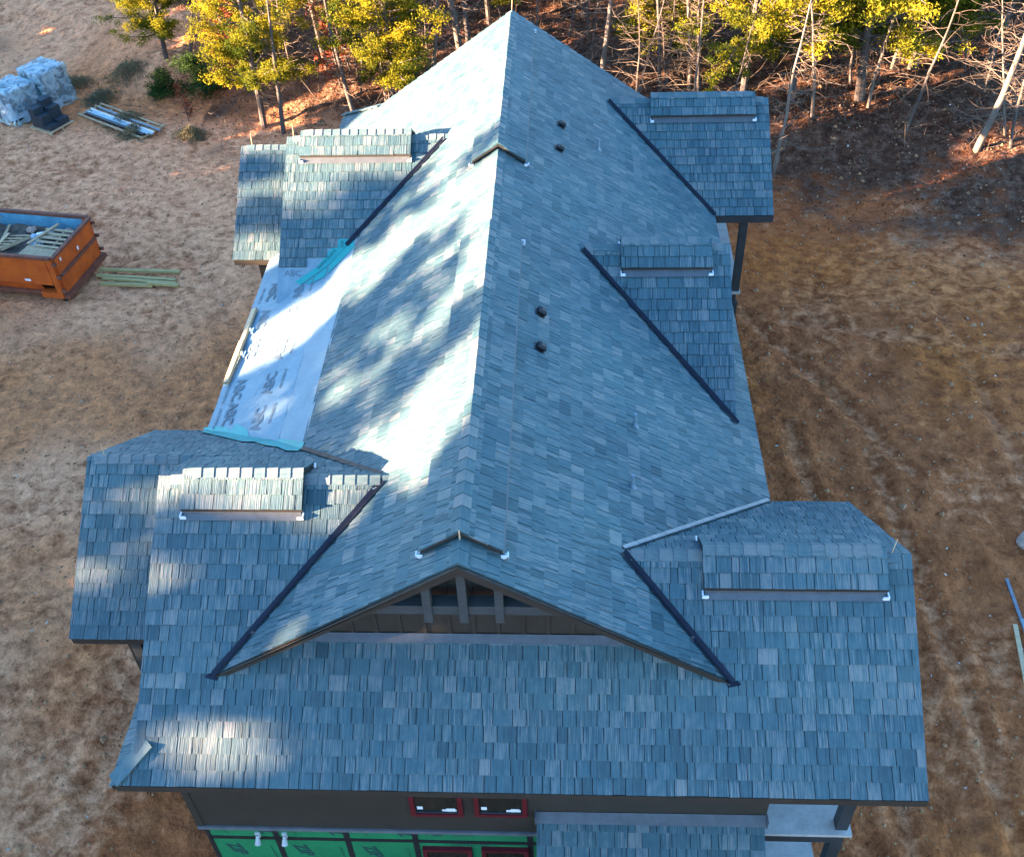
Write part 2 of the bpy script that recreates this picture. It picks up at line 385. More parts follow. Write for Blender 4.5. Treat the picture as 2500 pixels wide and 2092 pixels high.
P_R = Plane((WE, 0, ZE+.001), (0, 1, 0), (-CS, 0, SN))
P_L = Plane((-WE, 0, ZE+.001), (0, -1, 0), (CS, 0, SN))
KL = .445; cl = 1/sqrt(1+KL*KL); XB = 3.93; XLE = 5.77
P_LOW = Plane((-XLE, 0, 5.756-KL*(XLE-XB)), (0, -1, 0), (cl, 0, KL*cl))
P_F = front(-1.333, ZF-K*1.333)
RID = dict(L1=(2.466, 7.55, -4.95, -1.311), R1=(1.53, 6.91, 2.245, 6.545), R2=(9.24, 7.32, 1.645, 4.70), R3=(16.85, 6.77, 2.45, 6.59),
           L2=(13.5, 7.57, -5.09, -1.282), W1=(3.85, 6.61, -6.85, -4.95), W2=(14.85, 6.645, -6.68, -5.09))
def fplane(k, yeave): y, z, a, b = RID[k]; return front(yeave, z-K*(y-yeave))
def bplane(k, yeave): y, z, a, b = RID[k]; return back(yeave, z-K*(yeave-y))
F_L2 = fplane('L2', 10.10); F_R2 = fplane('R2', 6.19); F_R3 = fplane('R3', 14.18); F_W1 = fplane('W1', 1.30); F_W2 = fplane('W2', 12.36)
B_L1 = bplane('L1', 6.28); B_R1 = bplane('R1', 4.41); B_L2 = bplane('L2', 17.3); B_R2 = bplane('R2', 12.4); B_R3 = bplane('R3', 19.5)
P_BK = back(19.9, ZF-K*(19.9-Y1))            # low roof across the far end

def clip(poly, reg):
    out = list(poly); n = len(reg)
    area = sum(reg[i][0]*reg[(i+1) % n][1]-reg[(i+1) % n][0]*reg[i][1] for i in range(n))
    sg = 1 if area > 0 else -1
    for i in range(n):
        a, b_ = reg[i], reg[(i+1) % n]
        def side(p): return sg*((b_[0]-a[0])*(p[1]-a[1])-(b_[1]-a[1])*(p[0]-a[0]))
        inp, out = out, []
        for j in range(len(inp)):
            p, q = inp[j], inp[(j+1) % len(inp)]; sp_, sq = side(p), side(q)
            if sp_ >= 0: out.append(p)
            if (sp_ >= 0) != (sq >= 0):
                t = sp_/(sp_-sq); out.append((p[0]+(q[0]-p[0])*t, p[1]+(q[1]-p[1])*t))
        if len(out) < 3: return []
    return out
def parea(p): return abs(sum(p[i][0]*p[(i+1) % len(p)][1]-p[(i+1) % len(p)][0]*p[i][1] for i in range(len(p))))/2
EXPO = .232
WID = [.15, .18, .2, .23, .29, .3, .11]
rs = random.Random(11)
shin = MB()
singles = []
def add_tile(mb, pl, poly, t0, e, lift=0, org=None, jit=True):
    """one wedge shaped shake: thick butt at t0, thin head at t0+e"""
    hb = .030+(rs.uniform(-.004, .006) if jit else 0); ht = .011
    tone = min(1, max(0, rs.gauss(.46, .11))); warm = rs.random()**2; c = (tone, warm, rs.random())
    ou, ov = rs.uniform(0, 50), rs.uniform(0, 50); o = org or Vector((0, 0, 0))
    H = [lift+hb+(ht-hb)*min(1, max(0, (q[1]-t0)/e)) for q in poly]
    top = [pl.at(q[0], q[1], h)-o for q, h in zip(poly, H)]; bot = [pl.at(q[0], q[1], lift-.004)-o for q in poly]
    uv = [(q[0]+ou, q[1]+ov) for q in poly]
    mb.poly(top, uv, c)
    for i in range(len(poly)):
        j = (i+1) % len(poly); mb.poly([bot[i], bot[j], top[j], top[i]], [uv[i], uv[j], uv[j], uv[i]], c)
def shingle(pl, regions, t_from=0, t_to=99, hidden=None, lift=0, gap=.011, over=.03, single_rows=0):
    regs = [[pl.st(*q) for q in r] for r in regions]
    tmin = min(q[1] for r in regs for q in r); tmax = max(q[1] for r in regs for q in r)
    smin = min(q[0] for r in regs for q in r); smax = max(q[0] for r in regs for q in r)
    k = int(math.floor((max(tmin, t_from)-t_from)/EXPO))
    while True:
        t0 = t_from+k*EXPO
        if t0 >= min(tmax, t_to): break
        s = smin-rs.uniform(0, .25); lastw = 0
        row_j = rs.uniform(-.004, .004)
        while s < smax:
            w = rs.choice(WID)
            if w == lastw: w = rs.choice(WID)
            lastw = w
            if smax-(s+w) < .07: w = smax-s+.001
            dj = rs.uniform(-.007, .007)+row_j
            rect = [(s+gap/2, t0+dj), (s+w-gap/2, t0+dj+rs.uniform(-.003, .003)), (s+w-gap/2, t0+EXPO+.012), (s+gap/2, t0+EXPO+.012)]
            for r in regs:
                p = clip(rect, r)
                if len(p) < 3 or parea(p) < .0025: continue
                if hidden and all(hidden(*(pl.at(q[0], q[1]).xyz)) for q in p): continue
                if k < single_rows and len(singles) < 300 and parea(p) > .015: singles.append((pl, p, t0, w))
                else: add_tile(shin, pl, p, t0, EXPO, lift)
            s += w
        k += 1
def deck(pl, regions, name_mb, mi=0, th=.10, drop=.003):
    for r in regions:
        top = [pl.p(x, y, -drop) for x, y in r]
        n = Vector((0, 0, 0))
        a = sum(r[i][0]*r[(i+1) % len(r)][1]-r[(i+1) % len(r)][0]*r[i][1] for i in range(len(r)))
        if a < 0: top.reverse()
        bot = [p-Vector((0, 0, th)) for p in top]
        name_mb.poly(top, None, (1, 1, 1), mi); name_mb.poly(bot[::-1], None, (1, 1, 1), 1)
        for i in range(len(top)):
            j = (i+1) % len(top); name_mb.poly([bot[i], bot[j], top[j], top[i]], None, (1, 1, 1), 1)
VG = .06      # shakes stop this far (in plan) from a valley line
# cross gables cover the main roof where they stand higher
def zmain(x): return Z0-K*abs(x)
def below(pls):
    return lambda x, y, z: any(f(x, y) > z+.05 for f in pls)
def gable_z(k, fp, bp):
    y, z, a, b_ = RID[k]
    lo, hi = min(a, b_), max(a, b_)
    if a < 0: hi = 0
    else: lo = 0
    return lambda X_, Y_: min(fp.z(X_, Y_), bp.z(X_, Y_)) if lo+.02 < X_ < hi-.02 else -9
gL1 = gable_z('L1', P_F, B_L1); gR1 = gable_z('R1', P_F, B_R1); gR2 = gable_z('R2', F_R2, B_R2); gR3 = gable_z('R3', F_R3, B_R3); gL2 = gable_z('L2', F_L2, B_L2)
YA = (10*EXPO)*CS-1.333    # a course line just above the gable wall foot
v1 = 3.778
# regions in plan (x, y)
rg = {}
rg['R'] = [[(0, 0), (WE, 0), (WE, Y1), (0, Y1)]]
rg['L'] = [[(0, 0), (-3.3, 0), (-3.3, Y1), (0, Y1)], [(-3.3, 12.9), (-3.78, 12.9), (-3.78, Y1), (-3.3, Y1)], [(-3.78, 12.9), (-WE, 12.9), (-WE, Y1+WE-3.78), (-3.78, Y1)], [(-3.3, 0), (-3.9, 0), (-3.9, 2.4), (-3.3, 2.4)]]
rg['F'] = [[(-4.95, -1.333), (6.545, -1.333), (6.545, YA), (-4.95, YA)],
           [(-4.95, YA), (-(v1-YA)-VG, YA), (-1.311-VG, 2.466), (-4.95, 2.466)],
           [((v1-YA)+VG, YA), (6.545, YA), (6.545, 1.53), (2.245+VG, 1.53)]]
rg['B_L1'] = [[(-4.95, 2.466), (-1.311-VG, 2.466), (-3.93-VG, 5.085), (-4.95, 5.748+VG*.6)], [(-4.95, 3.85), (-4.95, 5.748+VG*.6), (-5.77, 6.28), (-6.85, 6.28), (-6.85, 3.85)]]
rg['W1'] = [[(-6.85, 1.30), (-4.90, 1.30), (-4.90, 3.85), (-6.85, 3.85)]]
rg['B_R1'] = [[(2.245+VG, 1.53), (6.545, 1.53), (6.545, 4.41), (WE+VG, 4.41)]]
rg['R2'] = [[(1.645+VG, 9.24), (4.70, 9.24), (4.70, 6.19+VG)]]
rg['B_R2'] = [[(1.645+VG, 9.24), (4.70, 9.24), (4.70, 12.29)]]
rg['R3'] = [[(2.45+VG, 16.85), (6.59, 16.85), (6.59, 14.18), (WE+VG, 14.18)]]
rg['B_R3'] = [[(2.45+VG, 16.85), (6.59, 16.85), (6.59, 19.5), (WE, 19.5)]]
vl2 = lambda y: -(1.282+13.5-y)-VG
YL2 = [10.10+CS*EXPO*k for k in (3.9, 4.9, 5.9, 6.9)]
rg['L2'] = [[(-5.09, YL2[0]), (-4.45, YL2[0]), (-4.45, YL2[1]), (-5.09, YL2[1])], [(-5.09, YL2[1]), (-4.0, YL2[1]), (-4.0, YL2[2]), (-5.09, YL2[2])],
            [(-5.09, YL2[2]), (-3.76, YL2[2]), (-3.76, YL2[3]), (-5.09, YL2[3])], [(-5.09, YL2[3]), (vl2(YL2[3]), YL2[3]), (-1.282-VG, 13.5), (-5.09, 13.5)]]
rg['B_L2'] = [[(-5.09, 13.5), (-1.282-VG, 13.5), (-5.08, 17.3), (-5.09, 17.3)], [(-5.09, 14.85), (-5.09, 17.3), (-6.68, 17.3), (-6.68, 14.85)]]
rg['W2'] = [[(-6.68, 12.36), (-5.05, 12.36), (-5.05, 14.85), (-6.68, 14.85)]]
rg['BK'] = [[(-3.78, Y1), (3.78, Y1), (5.12, 19.9), (-5.12, 19.9)]]
main_cover = below([gL1, gR1, gR2, gR3, gL2])
shingle(P_F, rg['F'], hidden=lambda x, y, z: y > .6 and zmain(x) > z+.05, single_rows=6)
shingle(P_R, rg['R'], hidden=main_cover)
shingle(P_L, rg['L'], hidden=main_cover)
shingle(B_L1, rg['B_L1']); shingle(F_W1, rg['W1']); shingle(B_R1, rg['B_R1']); shingle(F_R2, rg['R2']); shingle(F_R3, rg['R3'])
shingle(F_L2, rg['L2'], t_from=3.9*EXPO); shingle(F_W2, rg['W2']); shingle(B_R2, rg['B_R2']); shingle(B_L2, rg['B_L2']); shingle(P_BK, rg['BK']); shingle(B_R3, rg['B_R3'])
# corner return of the front porch roof at the left
P_FL = Plane((-5.27, 0, 4.93), (0, -1, 0), (CS, 0, SN))
rg['FL'] = [[(-5.27, .6), (-4.9, .6), (-4.9, -1.0), (-5.27, -1.37)]]
shingle(P_FL, rg['FL'])
# front corner beyond the rake, up to the hip
shingle(P_F, [[(-5.27, -1.333), (-4.96, -1.333), (-4.96, -1.02)]])
# small roof over the lower front windows
P_S = front(-2.7, 3.13-.62*2.0, .62)
rg['S'] = [[(.96, -2.7), (4.56, -2.7), (4.56, -.80), (.96, -.80)]]
shingle(P_S, rg['S'])

dk = MB()
deck(P_F, [[(-4.93, -1.32), (6.53, -1.32), (6.53, .55), (-4.93, .55)], [(-4.93, .55), (-3.2, .55), (-1.2, 2.466), (-4.93, 2.466)], [(3.2, .55), (6.53, .55), (6.53, 1.53), (2.2, 1.53)]], dk, th=.16)
deck(P_R, [[(0, .02), (WE-.01, .02), (WE-.01, Y1-.02), (0, Y1-.02)]], dk, th=.16)
deck(P_L, [[(0, .02), (-3.93, .02), (-3.93, Y1-.02), (0, Y1-.02)], [(-3.93, 13.2), (-WE+.01, 13.2), (-WE+.01, Y1+1.2), (-3.93, Y1)]], dk, th=.16)
deck(B_L1, [[(-4.93, 2.466), (-1.2, 2.466), (-3.93, 5.2), (-4.93, 6.27)], [(-4.93, 3.85), (-4.93, 6.27), (-6.83, 6.27), (-6.83, 3.85)]], dk, th=.15)
deck(F_W1, [[(-6.83, 1.31), (-4.9, 1.31), (-4.9, 3.85), (-6.83, 3.85)]], dk, th=.15)
deck(B_R1, [[(2.2, 1.53), (6.53, 1.53), (6.53, 4.40), (5.1, 4.40)]], dk, th=.15)
deck(F_R2, [[(1.6, 9.24), (4.68, 9.24), (4.68, 6.2)]], dk, th=.12)
deck(B_R2, [[(1.6, 9.24), (4.68, 9.24), (4.68, 12.28)]], dk, th=.12)
deck(F_R3, [[(2.4, 16.85), (6.57, 16.85), (6.57, 14.19), (5.1, 14.19)]], dk, th=.18)
deck(B_R3, [[(2.4, 16.85), (6.57, 16.85), (6.57, 19.5), (5.0, 19.5)]], dk, th=.15)
deck(B_L2, [[(-5.07, 13.5), (-1.25, 13.5), (-5.07, 17.3)], [(-5.07, 14.85), (-5.07, 17.3), (-6.66, 17.3), (-6.66, 14.85)]], dk, th=.15)
deck(F_W2, [[(-6.66, 12.37), (-5.03, 12.37), (-5.03, 14.85), (-6.66, 14.85)]], dk, th=.15)
deck(P_BK, [[(-3.78, Y1), (3.78, Y1), (5.1, 19.88), (-5.1, 19.88)]], dk, th=.15)
deck(P_FL, [[(-5.25, .58), (-4.9, .58), (-4.9, -1.0), (-5.25, -1.35)]], dk, th=.12)
deck(P_S, [[(.98, -2.68), (4.54, -2.68), (4.54, -.72), (.98, -.72)]], dk, th=.12)
roof = dk.build('roof', [MT['deck'], MT['brown']], house)
# underlayment decks
ul = MB()
def ulay(pl, reg, mb=ul, h=.012, sub=10):
    # slightly wavy sheet
    st = [pl.st(*q) for q in reg]
    for i in range(sub):
        for j in range(sub):
            def bl(u, v):
                a = [st[0][q]*(1-u)+st[1][q]*u for q in (0, 1)]; b_ = [st[3][q]*(1-u)+st[2][q]*u for q in (0, 1)]
                s, t = a[0]*(1-v)+b_[0]*v, a[1]*(1-v)+b_[1]*v
                w = .006*sin(9*s+3*t)*sin(7*t-2*s)+.004*sin(23*s)
                return pl.at(s, t, h+w)
            q = [bl(i/sub, j/sub), bl((i+1)/sub, j/sub), bl((i+1)/sub, (j+1)/sub), bl(i/sub, (j+1)/sub)]
            if (q[1]-q[0]).cross(q[2]-q[0]).z < 0: q.reverse()
            mb.poly(q)
yv = lambda x: 5.085+.65*(abs(x)-3.93)
ulay(P_LOW, [(-XLE, 6.25), (-XLE, 13.2), (-4.84, 13.2), (-4.84, yv(4.84))], sub=16)
ulay(P_LOW, [(-4.9, yv(4.9)-.02), (-4.9, 12.2), (-3.93, 12.2), (-3.93, 5.07)], h=.017, sub=16)
ulay(P_L, [(-3.945, 5.05), (-3.945, 11.6), (-3.25, 12.2), (-3.25, 4.42)], sub=16, h=.014)
under = ul.build('underlayment', MT['white_under'], roof, smooth=True)
tag(under, 'pale blue white printed underlayment not yet shingled')
d2 = MB()
deck(P_LOW, [[(-XLE+.01, 6.27), (-XLE+.01, 13.2), (-3.93, 13.2), (-3.93, 5.0)]], d2, th=.14)
deck(F_L2, [[(-5.07, 10.12), (-3.93, 10.85), (-1.25, 13.5), (-5.07, 13.5)]], d2, th=.15)
d2.build('sheathing', [MT['white_under'], MT['brown']], roof)
sheet = MB()     # underlayment lapping the lower part of the unfinished gable slope
ulay(F_L2, [(-5.09, 10.14), (-3.95, 10.9), (-3.6, 11.2), (-5.09, 11.3)], mb=sheet, h=.002)
sheet.build('underlayment_lap', MT['white_under'], roof, smooth=True)
def teal(pl, pts, h=.02):
    q = [pl.p(x, y, h) for x, y in pts]
    if (q[1]-q[0]).cross(q[2]-q[0]).z < 0: q.reverse()
    te = MB(); te.poly(q); te.build('ice_shield', MT['teal'], roof)
teal(P_LOW, [(-5.85, 6.30), (-5.0, 5.80), (-4.6, 5.50), (-4.75, 5.85), (-5.05, 6.15), (-5.15, 6.02), (-5.4, 6.25), (-5.85, 6.42)], .024)
teal(B_L1, [(-5.8, 6.27), (-5.0, 5.78), (-3.95, 5.1), (-3.3, 4.42), (-3.28, 4.2), (-3.5, 4.24), (-3.75, 4.55), (-4.05, 4.72), (-4.35, 5.02), (-4.6, 5.05), (-5.2, 5.55), (-5.75, 5.98)], .048)
teal(P_L, [(-3.93, 5.09), (-3.25, 4.42), (-3.25, 4.62), (-3.6, 4.92), (-3.93, 5.2)], .027)
teal(F_L2, [(-4.55, 10.50), (-3.95, 10.88), (-3.42, 11.40), (-3.78, 11.40), (-3.78, 11.24), (-3.9, 11.22), (-4.2, 10.86), (-4.7, 10.55)], .012)
teal(P_L, [(-3.4, 11.45), (-3.9, 10.95), (-3.9, 10.5), (-3.3, 10.95)], .027)
teal(P_LOW, [(-4.45, 10.5), (-3.95, 10.85), (-3.95, 10.45), (-4.3, 10.4)], .027)

cache = {}
def sorted_start(p):
    i = min(range(len(p)), key=lambda q: p[q][0]*3+p[q][1]); return p[i:]+p[:i]
for (pl, p, t0, w) in singles:
    p = sorted_start(p)
    whole = len(p) == 4 and abs((max(q[0] for q in p)-min(q[0] for q in p))-(w-.011)) < 1e-4
    o = pl.at(p[0][0], t0); o = pl.at(min(q[0] for q in p), t0)
    key = (round(w, 3), rs.randrange(6)) if whole else None
    me = cache.get(key) if key else None
    if me is None:
        mb = MB(); add_tile(mb, pl, p, t0, EXPO, 0, o); me = mb.mesh('shingle', MT['shingle'])
        if key: cache[key] = me
    place('shingle', me, roof, o)

# -------- ridge caps
def cap_mesh(kk, L, wid=.15):
    """folded cap over a ridge along +x, thick butt at x=0"""
    mb = MB(); c_, s_ = 1/sqrt(1+kk*kk), kk/sqrt(1+kk*kk)
    tone = rs.gauss(.55, .1); c = (tone, rs.random()*.5, 0); ou = rs.uniform(0, 40)
    for sg in (-1, 1):
        def P(x, w, h): return Vector((x, sg*(w*c_+h*s_*0), -w*s_+h))
        a = [P(0, 0, .050), P(L, 0, .034), P(L, wid, .030), P(0, wid, .046)]
        bt = [P(0, 0, .0), P(L, 0, .0), P(L, wid, .004), P(0, wid, .004)]
        uv = [(0+ou, 0), (0+ou, L), (wid+ou, L), (wid+ou, 0)]
        if sg < 0: mb.poly(a, uv, c)
        else: mb.poly(a[::-1], uv[::-1], c)
        for i, j in ((0, 3), (3, 2)):
            q = [bt[i], bt[j], a[j], a[i]]
            mb.poly(q if sg < 0 else q[::-1], None, (c[0]*.8, c[1], 0))
        mb.poly([a[1], a[2], bt[2], bt[1]], None, c)
    return mb.mesh('ridge_cap', MT['shingle'])
caps = [cap_mesh(K, .27) for _ in range(6)]
capx = [cap_mesh(K, .225) for _ in range(6)]
def ridge_caps(a, b_, z, axis, fixed, step, meshes, parent, lift=.0):
    n = max(1, int(round(abs(b_-a)/step))); st = (b_-a)/n
    for i in range(n):
        me = rs.choice(meshes)
        p0 = a+st*i
        if axis == 'y': d = Vector((0, 1 if st > 0 else -1, 0)); o = Vector((fixed, p0, z+lift))
        else: d = Vector((1 if st > 0 else -1, 0, 0)); o = Vector((p0, fixed, z+lift))
        x = d; zz = Vector((0, 0, 1)); y = zz.cross(x)
        T = Matrix((x, y, zz)).transposed().to_4x4(); T.translation = o
        place('ridge_cap', me, parent, mat=T)
VH = .15       # lift of the raised ridge vents
def raised_vent(axis, fixed, z, a, b_, half, dirsign):
    v = empty('ridge_vent'); v.parent = house
    mb = MB()
    hx = half*CS
    if axis == 'y':
        pls = [Plane((hx, 0, z-K*hx+VH), (0, 1, 0), (-CS, 0, SN)), Plane((-hx, 0, z-K*hx+VH), (0, -1, 0), (CS, 0, SN))]
        regs = [[(0, a), (hx, a), (hx, b_), (0, b_)], [(0, a), (-hx, a), (-hx, b_), (0, b_)]]
    else:
        pls = [Plane((0, fixed-hx, z-K*hx+VH), (1, 0, 0), (0, CS, SN)), Plane((0, fixed+hx, z-K*hx+VH), (-1, 0, 0), (0, -CS, SN))]
        regs = [[(a, fixed-hx), (b_, fixed-hx), (b_, fixed), (a, fixed)], [(a, fixed), (b_, fixed), (b_, fixed+hx), (a, fixed+hx)]]
    for pl, rg_ in zip(pls, regs):
        deck(pl, [rg_], mb, th=.045)
        st = [pl.st(*q) for q in rg_]; s0, s1 = min(q[0] for q in st), max(q[0] for q in st)
        shingle(pl, [rg_])
        # closing board under the raised eave, set back
        T = Matrix((pl.s, Vector((pl.s.y, -pl.s.x, 0)), Vector((0, 0, 1)))).transposed().to_4x4(); T.translation = pl.at(0, .0)
        out = Vector((pl.s.y, -pl.s.x, 0))
        p0 = pl.at(s0+.03, .01)-Vector((0, 0, VH-.02)); p1 = pl.at(s1-.03, .01)-Vector((0, 0, VH-.02))
        off = out*.012; br = MB()
        br.poly([p0+off, p1+off, p1+off+Vector((0, 0, VH-.07)), p0+off+Vector((0, 0, VH-.07))])
        apron = (out*.085-Vector((0, 0, K*.085)))*(.25 if axis == 'y' else 1)
        br.poly([p0+off+apron+Vector((0, 0, .03)), p1+off+apron+Vector((0, 0, .03)), p1+off+Vector((0, 0, .032)), p0+off+Vector((0, 0, .032))])
        br.build('vent_board', MT['fasciametal'], v)
        for s_, sg in ((s0, 1), (s1, -1)):
            w = MB(); q = pl.at(s_+sg*.03, -.03)-Vector((0, 0, VH-.005))
            Tm = Matrix((pl.s*sg, out, Vector((0, 0, 1)))).transposed().to_4x4(); Tm.translation = q
            w.box(-.045, -.025, -.05, .05, .02, .085, T=Tm); w.box(-.045, .05, .035, .055, .02, .075, T=Tm); w.box(-.045, .06, -.0, .04, .022, .034, T=Tm)
            w.build('end_clip', MT['whiteplastic'], v)
    mb.build('vent_deck', [MT['deck'], MT['brown']], v)
    if axis == 'y': ridge_caps(a+.0, b_-.12, z+VH, 'y', 0, .235, caps, v)
    elif dirsign > 0: ridge_caps(a, b_-.1, z+VH, 'x', fixed, .2, capx, v)
    else: ridge_caps(b_, a+.1, z+VH, 'x', fixed, .2, capx, v)
raised_vent('y', 0, Z0, .42, 8.2, .68, 1); raised_vent('y', 0, Z0, 11.1, 18.1, .68, 1)
RV = dict(L1=(-4.52, -2.62), R1=(3.45, 6.15), R2=(2.52, 4.33), R3=(3.58, 6.24), L2=(-4.74, -2.15))
for k, (a, b_) in RV.items(): raised_vent('x', RID[k][0], RID[k][1], a, b_, .62, -1 if k[0] == 'L' else 1)
ridge_caps(-.01, .5, Z0, 'y', 0, .235, caps, roof); ridge_caps(8.15, 11.1, Z0, 'y', 0, .235, caps, roof); ridge_caps(18.0, Y1-.2, Z0, 'y', 0, .235, caps, roof)
for k in ('L1', 'L2'):
    y, z, a, b_ = RID[k]; ridge_caps(b_+.06, RV[k][1], z, 'x', y, .2, capx, roof); ridge_caps(RV[k][0]-.0, a+.15, z, 'x', y, .2, capx, roof)
for k in ('R1', 'R2', 'R3'):
    y, z, a, b_ = RID[k]; ridge_caps(a-.06, RV[k][0], z, 'x', y, .2, capx, roof); ridge_caps(RV[k][1], b_-.15, z, 'x', y, .2, capx, roof)
for k in ('W1', 'W2'):
    y, z, a, b_ = RID[k]; ridge_caps(b_+.35, a+.15, z, 'x', y, .2, capx, roof)
# hip caps at the two left corners
def hip(a, b_, n, nm='hip_cap'):
    a, b_ = Vector(a), Vector(b_)
    for i in range(n):
        p, q = a.lerp(b_, i/n), a.lerp(b_, (i+1.12)/n)
        mb = MB(); mb.bar(p+Vector((0, 0, .045)), q+Vector((0, 0, .03)), .24, .03, c=(.5, .3, 0)); mb.build(nm, MT['shingle'], roof)
hip((-5.22, -1.30, 4.96), (-4.80, -.88, 5.25), 1)
hip((-5.12, Y1+1.34, 4.95), (-3.78, Y1, 5.86), 6)
# valley metal
def valley(name, a, b_, w=.11, h=.056, ends=None):
    mb = MB(); a, b_ = Vector(a), Vector(b_); d = (b_-a).normalized(); x = d.cross(Vector((0, 0, 1))).normalized()
    n = max(3, int((b_-a).length/.35))
    for i in range(n):
        p, q = a.lerp(b_, i/n)+Vector((0, 0, h)), a.lerp(b_, (i+1)/n)+Vector((0, 0, h-.006))
        for sg in (-1, 1):
            o1 = x*sg*w*.5*(1.0 if sg < 0 else rs.uniform(.9, 1.1)); zz = Vector((0, 0, .034))
            f = [p, q, q+o1+zz, p+o1+zz]
            if (f[1]-f[0]).cross(f[2]-f[0]).z < 0: f.reverse()
            mb.poly(f)
    mb.build(name, MT['navy'] if name == 'valley_flashing' else MT['flash'], roof)
def vp(x, y): return (x, y, zmain(x))
valley('valley_flashing', vp(-1.40, 2.466-.06), vp(-3.84, -.05)); valley('valley_flashing', vp(2.28, 1.53-.02), vp(3.84, -.05))
valley('valley_flashing', vp(-1.5, 2.60), vp(-3.3, 4.45), .11); valley('valley_trim', vp(2.3, 1.60), vp(5.12, 4.42), .09)
valley('valley_flashing', vp(1.75, 9.24-.1), vp(4.72, 6.17)); valley('valley_flashing', vp(2.5, 16.85-.05), vp(5.14, 14.16)); valley('valley_flashing', vp(-1.4, 13.5-.1), vp(-3.55, 11.23), .12)
for sg, x in ((-1, -3.84), (1, 3.84)):
    mb = MB(); z = zmain(x)
    mb.poly([(x-.06*sg, -.10, z+.045-.04), (x+.13*sg, -.07, z+.045), (x+.02*sg, .05, z+.07), (x-.10*sg, .0, z+.06)][::sg]); mb.build('flashing_toe', MT['navy'], roof)
# rake boards of the main gable, near end
for sg in (-1, 1):
    mb = MB()
    for (y0, y1, d0, d1) in ((-.03, .015, .01, .20), (-.055, -.03, .01, .075)):
        P = [Vector((0, y0, Z0-d0)), Vector((sg*3.80, y0, zmain(3.80)-d0)), Vector((sg*3.80, y0, zmain(3.80)-d1+.1)), Vector((0, y0, Z0-d1))]
        Q = [p+Vector((0, y1-y0, 0)) for p in P]
        if sg < 0: P, Q = Q, P
        mb.poly(P[::-1]); mb.poly(Q)
        for i in range(4): j = (i+1) % 4; mb.poly([P[i], P[j], Q[j], Q[i]])
    mb.build('rake_board', MT['brown'], roof)
mb = MB()        # drip edge under the front course
mb.box(-5.2, 6.54, -1.345, -1.325, ZF-K*1.333-.15, ZF-K*1.333-.005); mb.build('fascia', MT['brown'], roof)
mb = MB(); mb.box(5.1, 6.59, 14.165, 14.185, ZE-.19, ZE-.005); mb.build('fascia', MT['charcoal'], roof)
sh_all = shin.build('shingles', MT['shingle'], roof); sh_all['kind'] = 'stuff'
# -------- gable wall with battens and timber bracket
gw = MB(); GY = .50; zb = ZF+K*GY
gw.poly([(-3.35, GY, zb-.02), (3.35, GY, zb-.02), (0, GY, Z0-.12)]); gwall = gw.build('gable_wall', MT['brown'], house)
for i in range(-8, 9):
    x = i*.365+.06
    zt = zmain(x)-.14
    if zt-zb < .1: continue
    mb = MB(); mb.box(x-.03, x+.03, GY-.022, GY-.001, zb-.01, zt); mb.build('batten', MT['brown'], gwall)
mb = MB(); q = [(-3.3, GY-.024, zb+.07), (3.3, GY-.024, zb+.07), (3.3, GY-.12, zb-.035), (-3.3, GY-.12, zb-.035)]
mb.poly(q[::-1]); mb.build('wall_flashing', MT['darkflash'], house)
br_ = empty('gable_bracket'); br_.parent = house
mb = MB(); mb.box(-1.5, 1.5, .10, .30, 7.24, 7.42); mb.build('cross_beam', MT['truss'], br_)
for x, t in ((-.5, 7.98), (0, 8.30), (.5, 7.98)):
    mb = MB(); mb.box(x-.06, x+.06, .06, .20, 7.10, t-.06); mb.build('upright', MT['truss'], br_)
# gable end walls and body walls
w = MB()
w.box(-4.66, 4.57, -.66, 18.0, 2.40, 4.75)
wl = w.build('wall', MT['brown'], house)
for k, x0 in (('L1', -4.72), ('R1', 6.30), ('R2', 4.52), ('R3', 6.35), ('L2', -4.9), ('W1', -6.6), ('W2', -6.45)):
    y, z, a, b_ = RID[k]; dz = z-4.9; dy = dz/K
    mb = MB(); q = [Vector((x0, y-dy, 4.72)), Vector((x0, y+dy, 4.72)), Vector((x0, y, z-.17))]
    o = Vector((.05, 0, 0)); mb.poly(q); mb.poly([p-o for p in q][::-1]); mb.build('gable_wall', MT['brown'], house)
mb = MB(); mb.poly([(-4.6, 18.0, 4.7), (4.6, 18.0, 4.7), (0, 18.0, Z0-.2)]); mb.build('gable_wall', MT['brown'], house)
fw_ = MB(); fw_.box(-4.69, 4.58, -.72, -.661, 2.50, 4.9); fw_.build('front_siding', MT['brown'], house)
mb = MB(); mb.box(-4.72, -4.60, -.735, -.721, 2.50, 4.9); mb.build('corner_board', MT['brown'], house)
mb = MB(); mb.box(-4.72, .97, -.75, -.655, 2.41, 2.498); mb.build('belly_band', MT['flash'], house)
lw = MB(); lw.box(-4.62, 4.55, -.66, 18.0, -.1, 2.40); low = lw.build('lower_wall', MT['charcoal'], house)
# green sheathing panels (> printed lettering), taped seams
def text(body, size, mat, parent, name='lettering', T=None, space=1.0, shear=0, bold=0):
    cu = bpy.data.curves.new(name, 'FONT'); cu.body = body; cu.size = size; cu.align_x = 'CENTER'; cu.align_y = 'CENTER'; cu.space_character = space; cu.shear = shear; cu.offset = bold; cu.fill_mode = 'FRONT'; cu.resolution_u = 3
    t = bpy.data.objects.new('tmp', cu); me = bpy.data.meshes.new_from_object(t); bpy.data.objects.remove(t); bpy.data.curves.remove(cu)
    me.name = name; me.materials.clear(); me.materials.append(mat)
    return place(name, me, parent, mat=T)
def wallT(x, z, y, rot=0): return Matrix.Translation((x, y, z)) @ Matrix.Rotation(radians(90), 4, 'X') @ Matrix.Rotation(radians(rot), 4, 'Z')
YG = -.685
seams = [-4.62, -3.46, -2.26, -1.10, .83, 4.55]
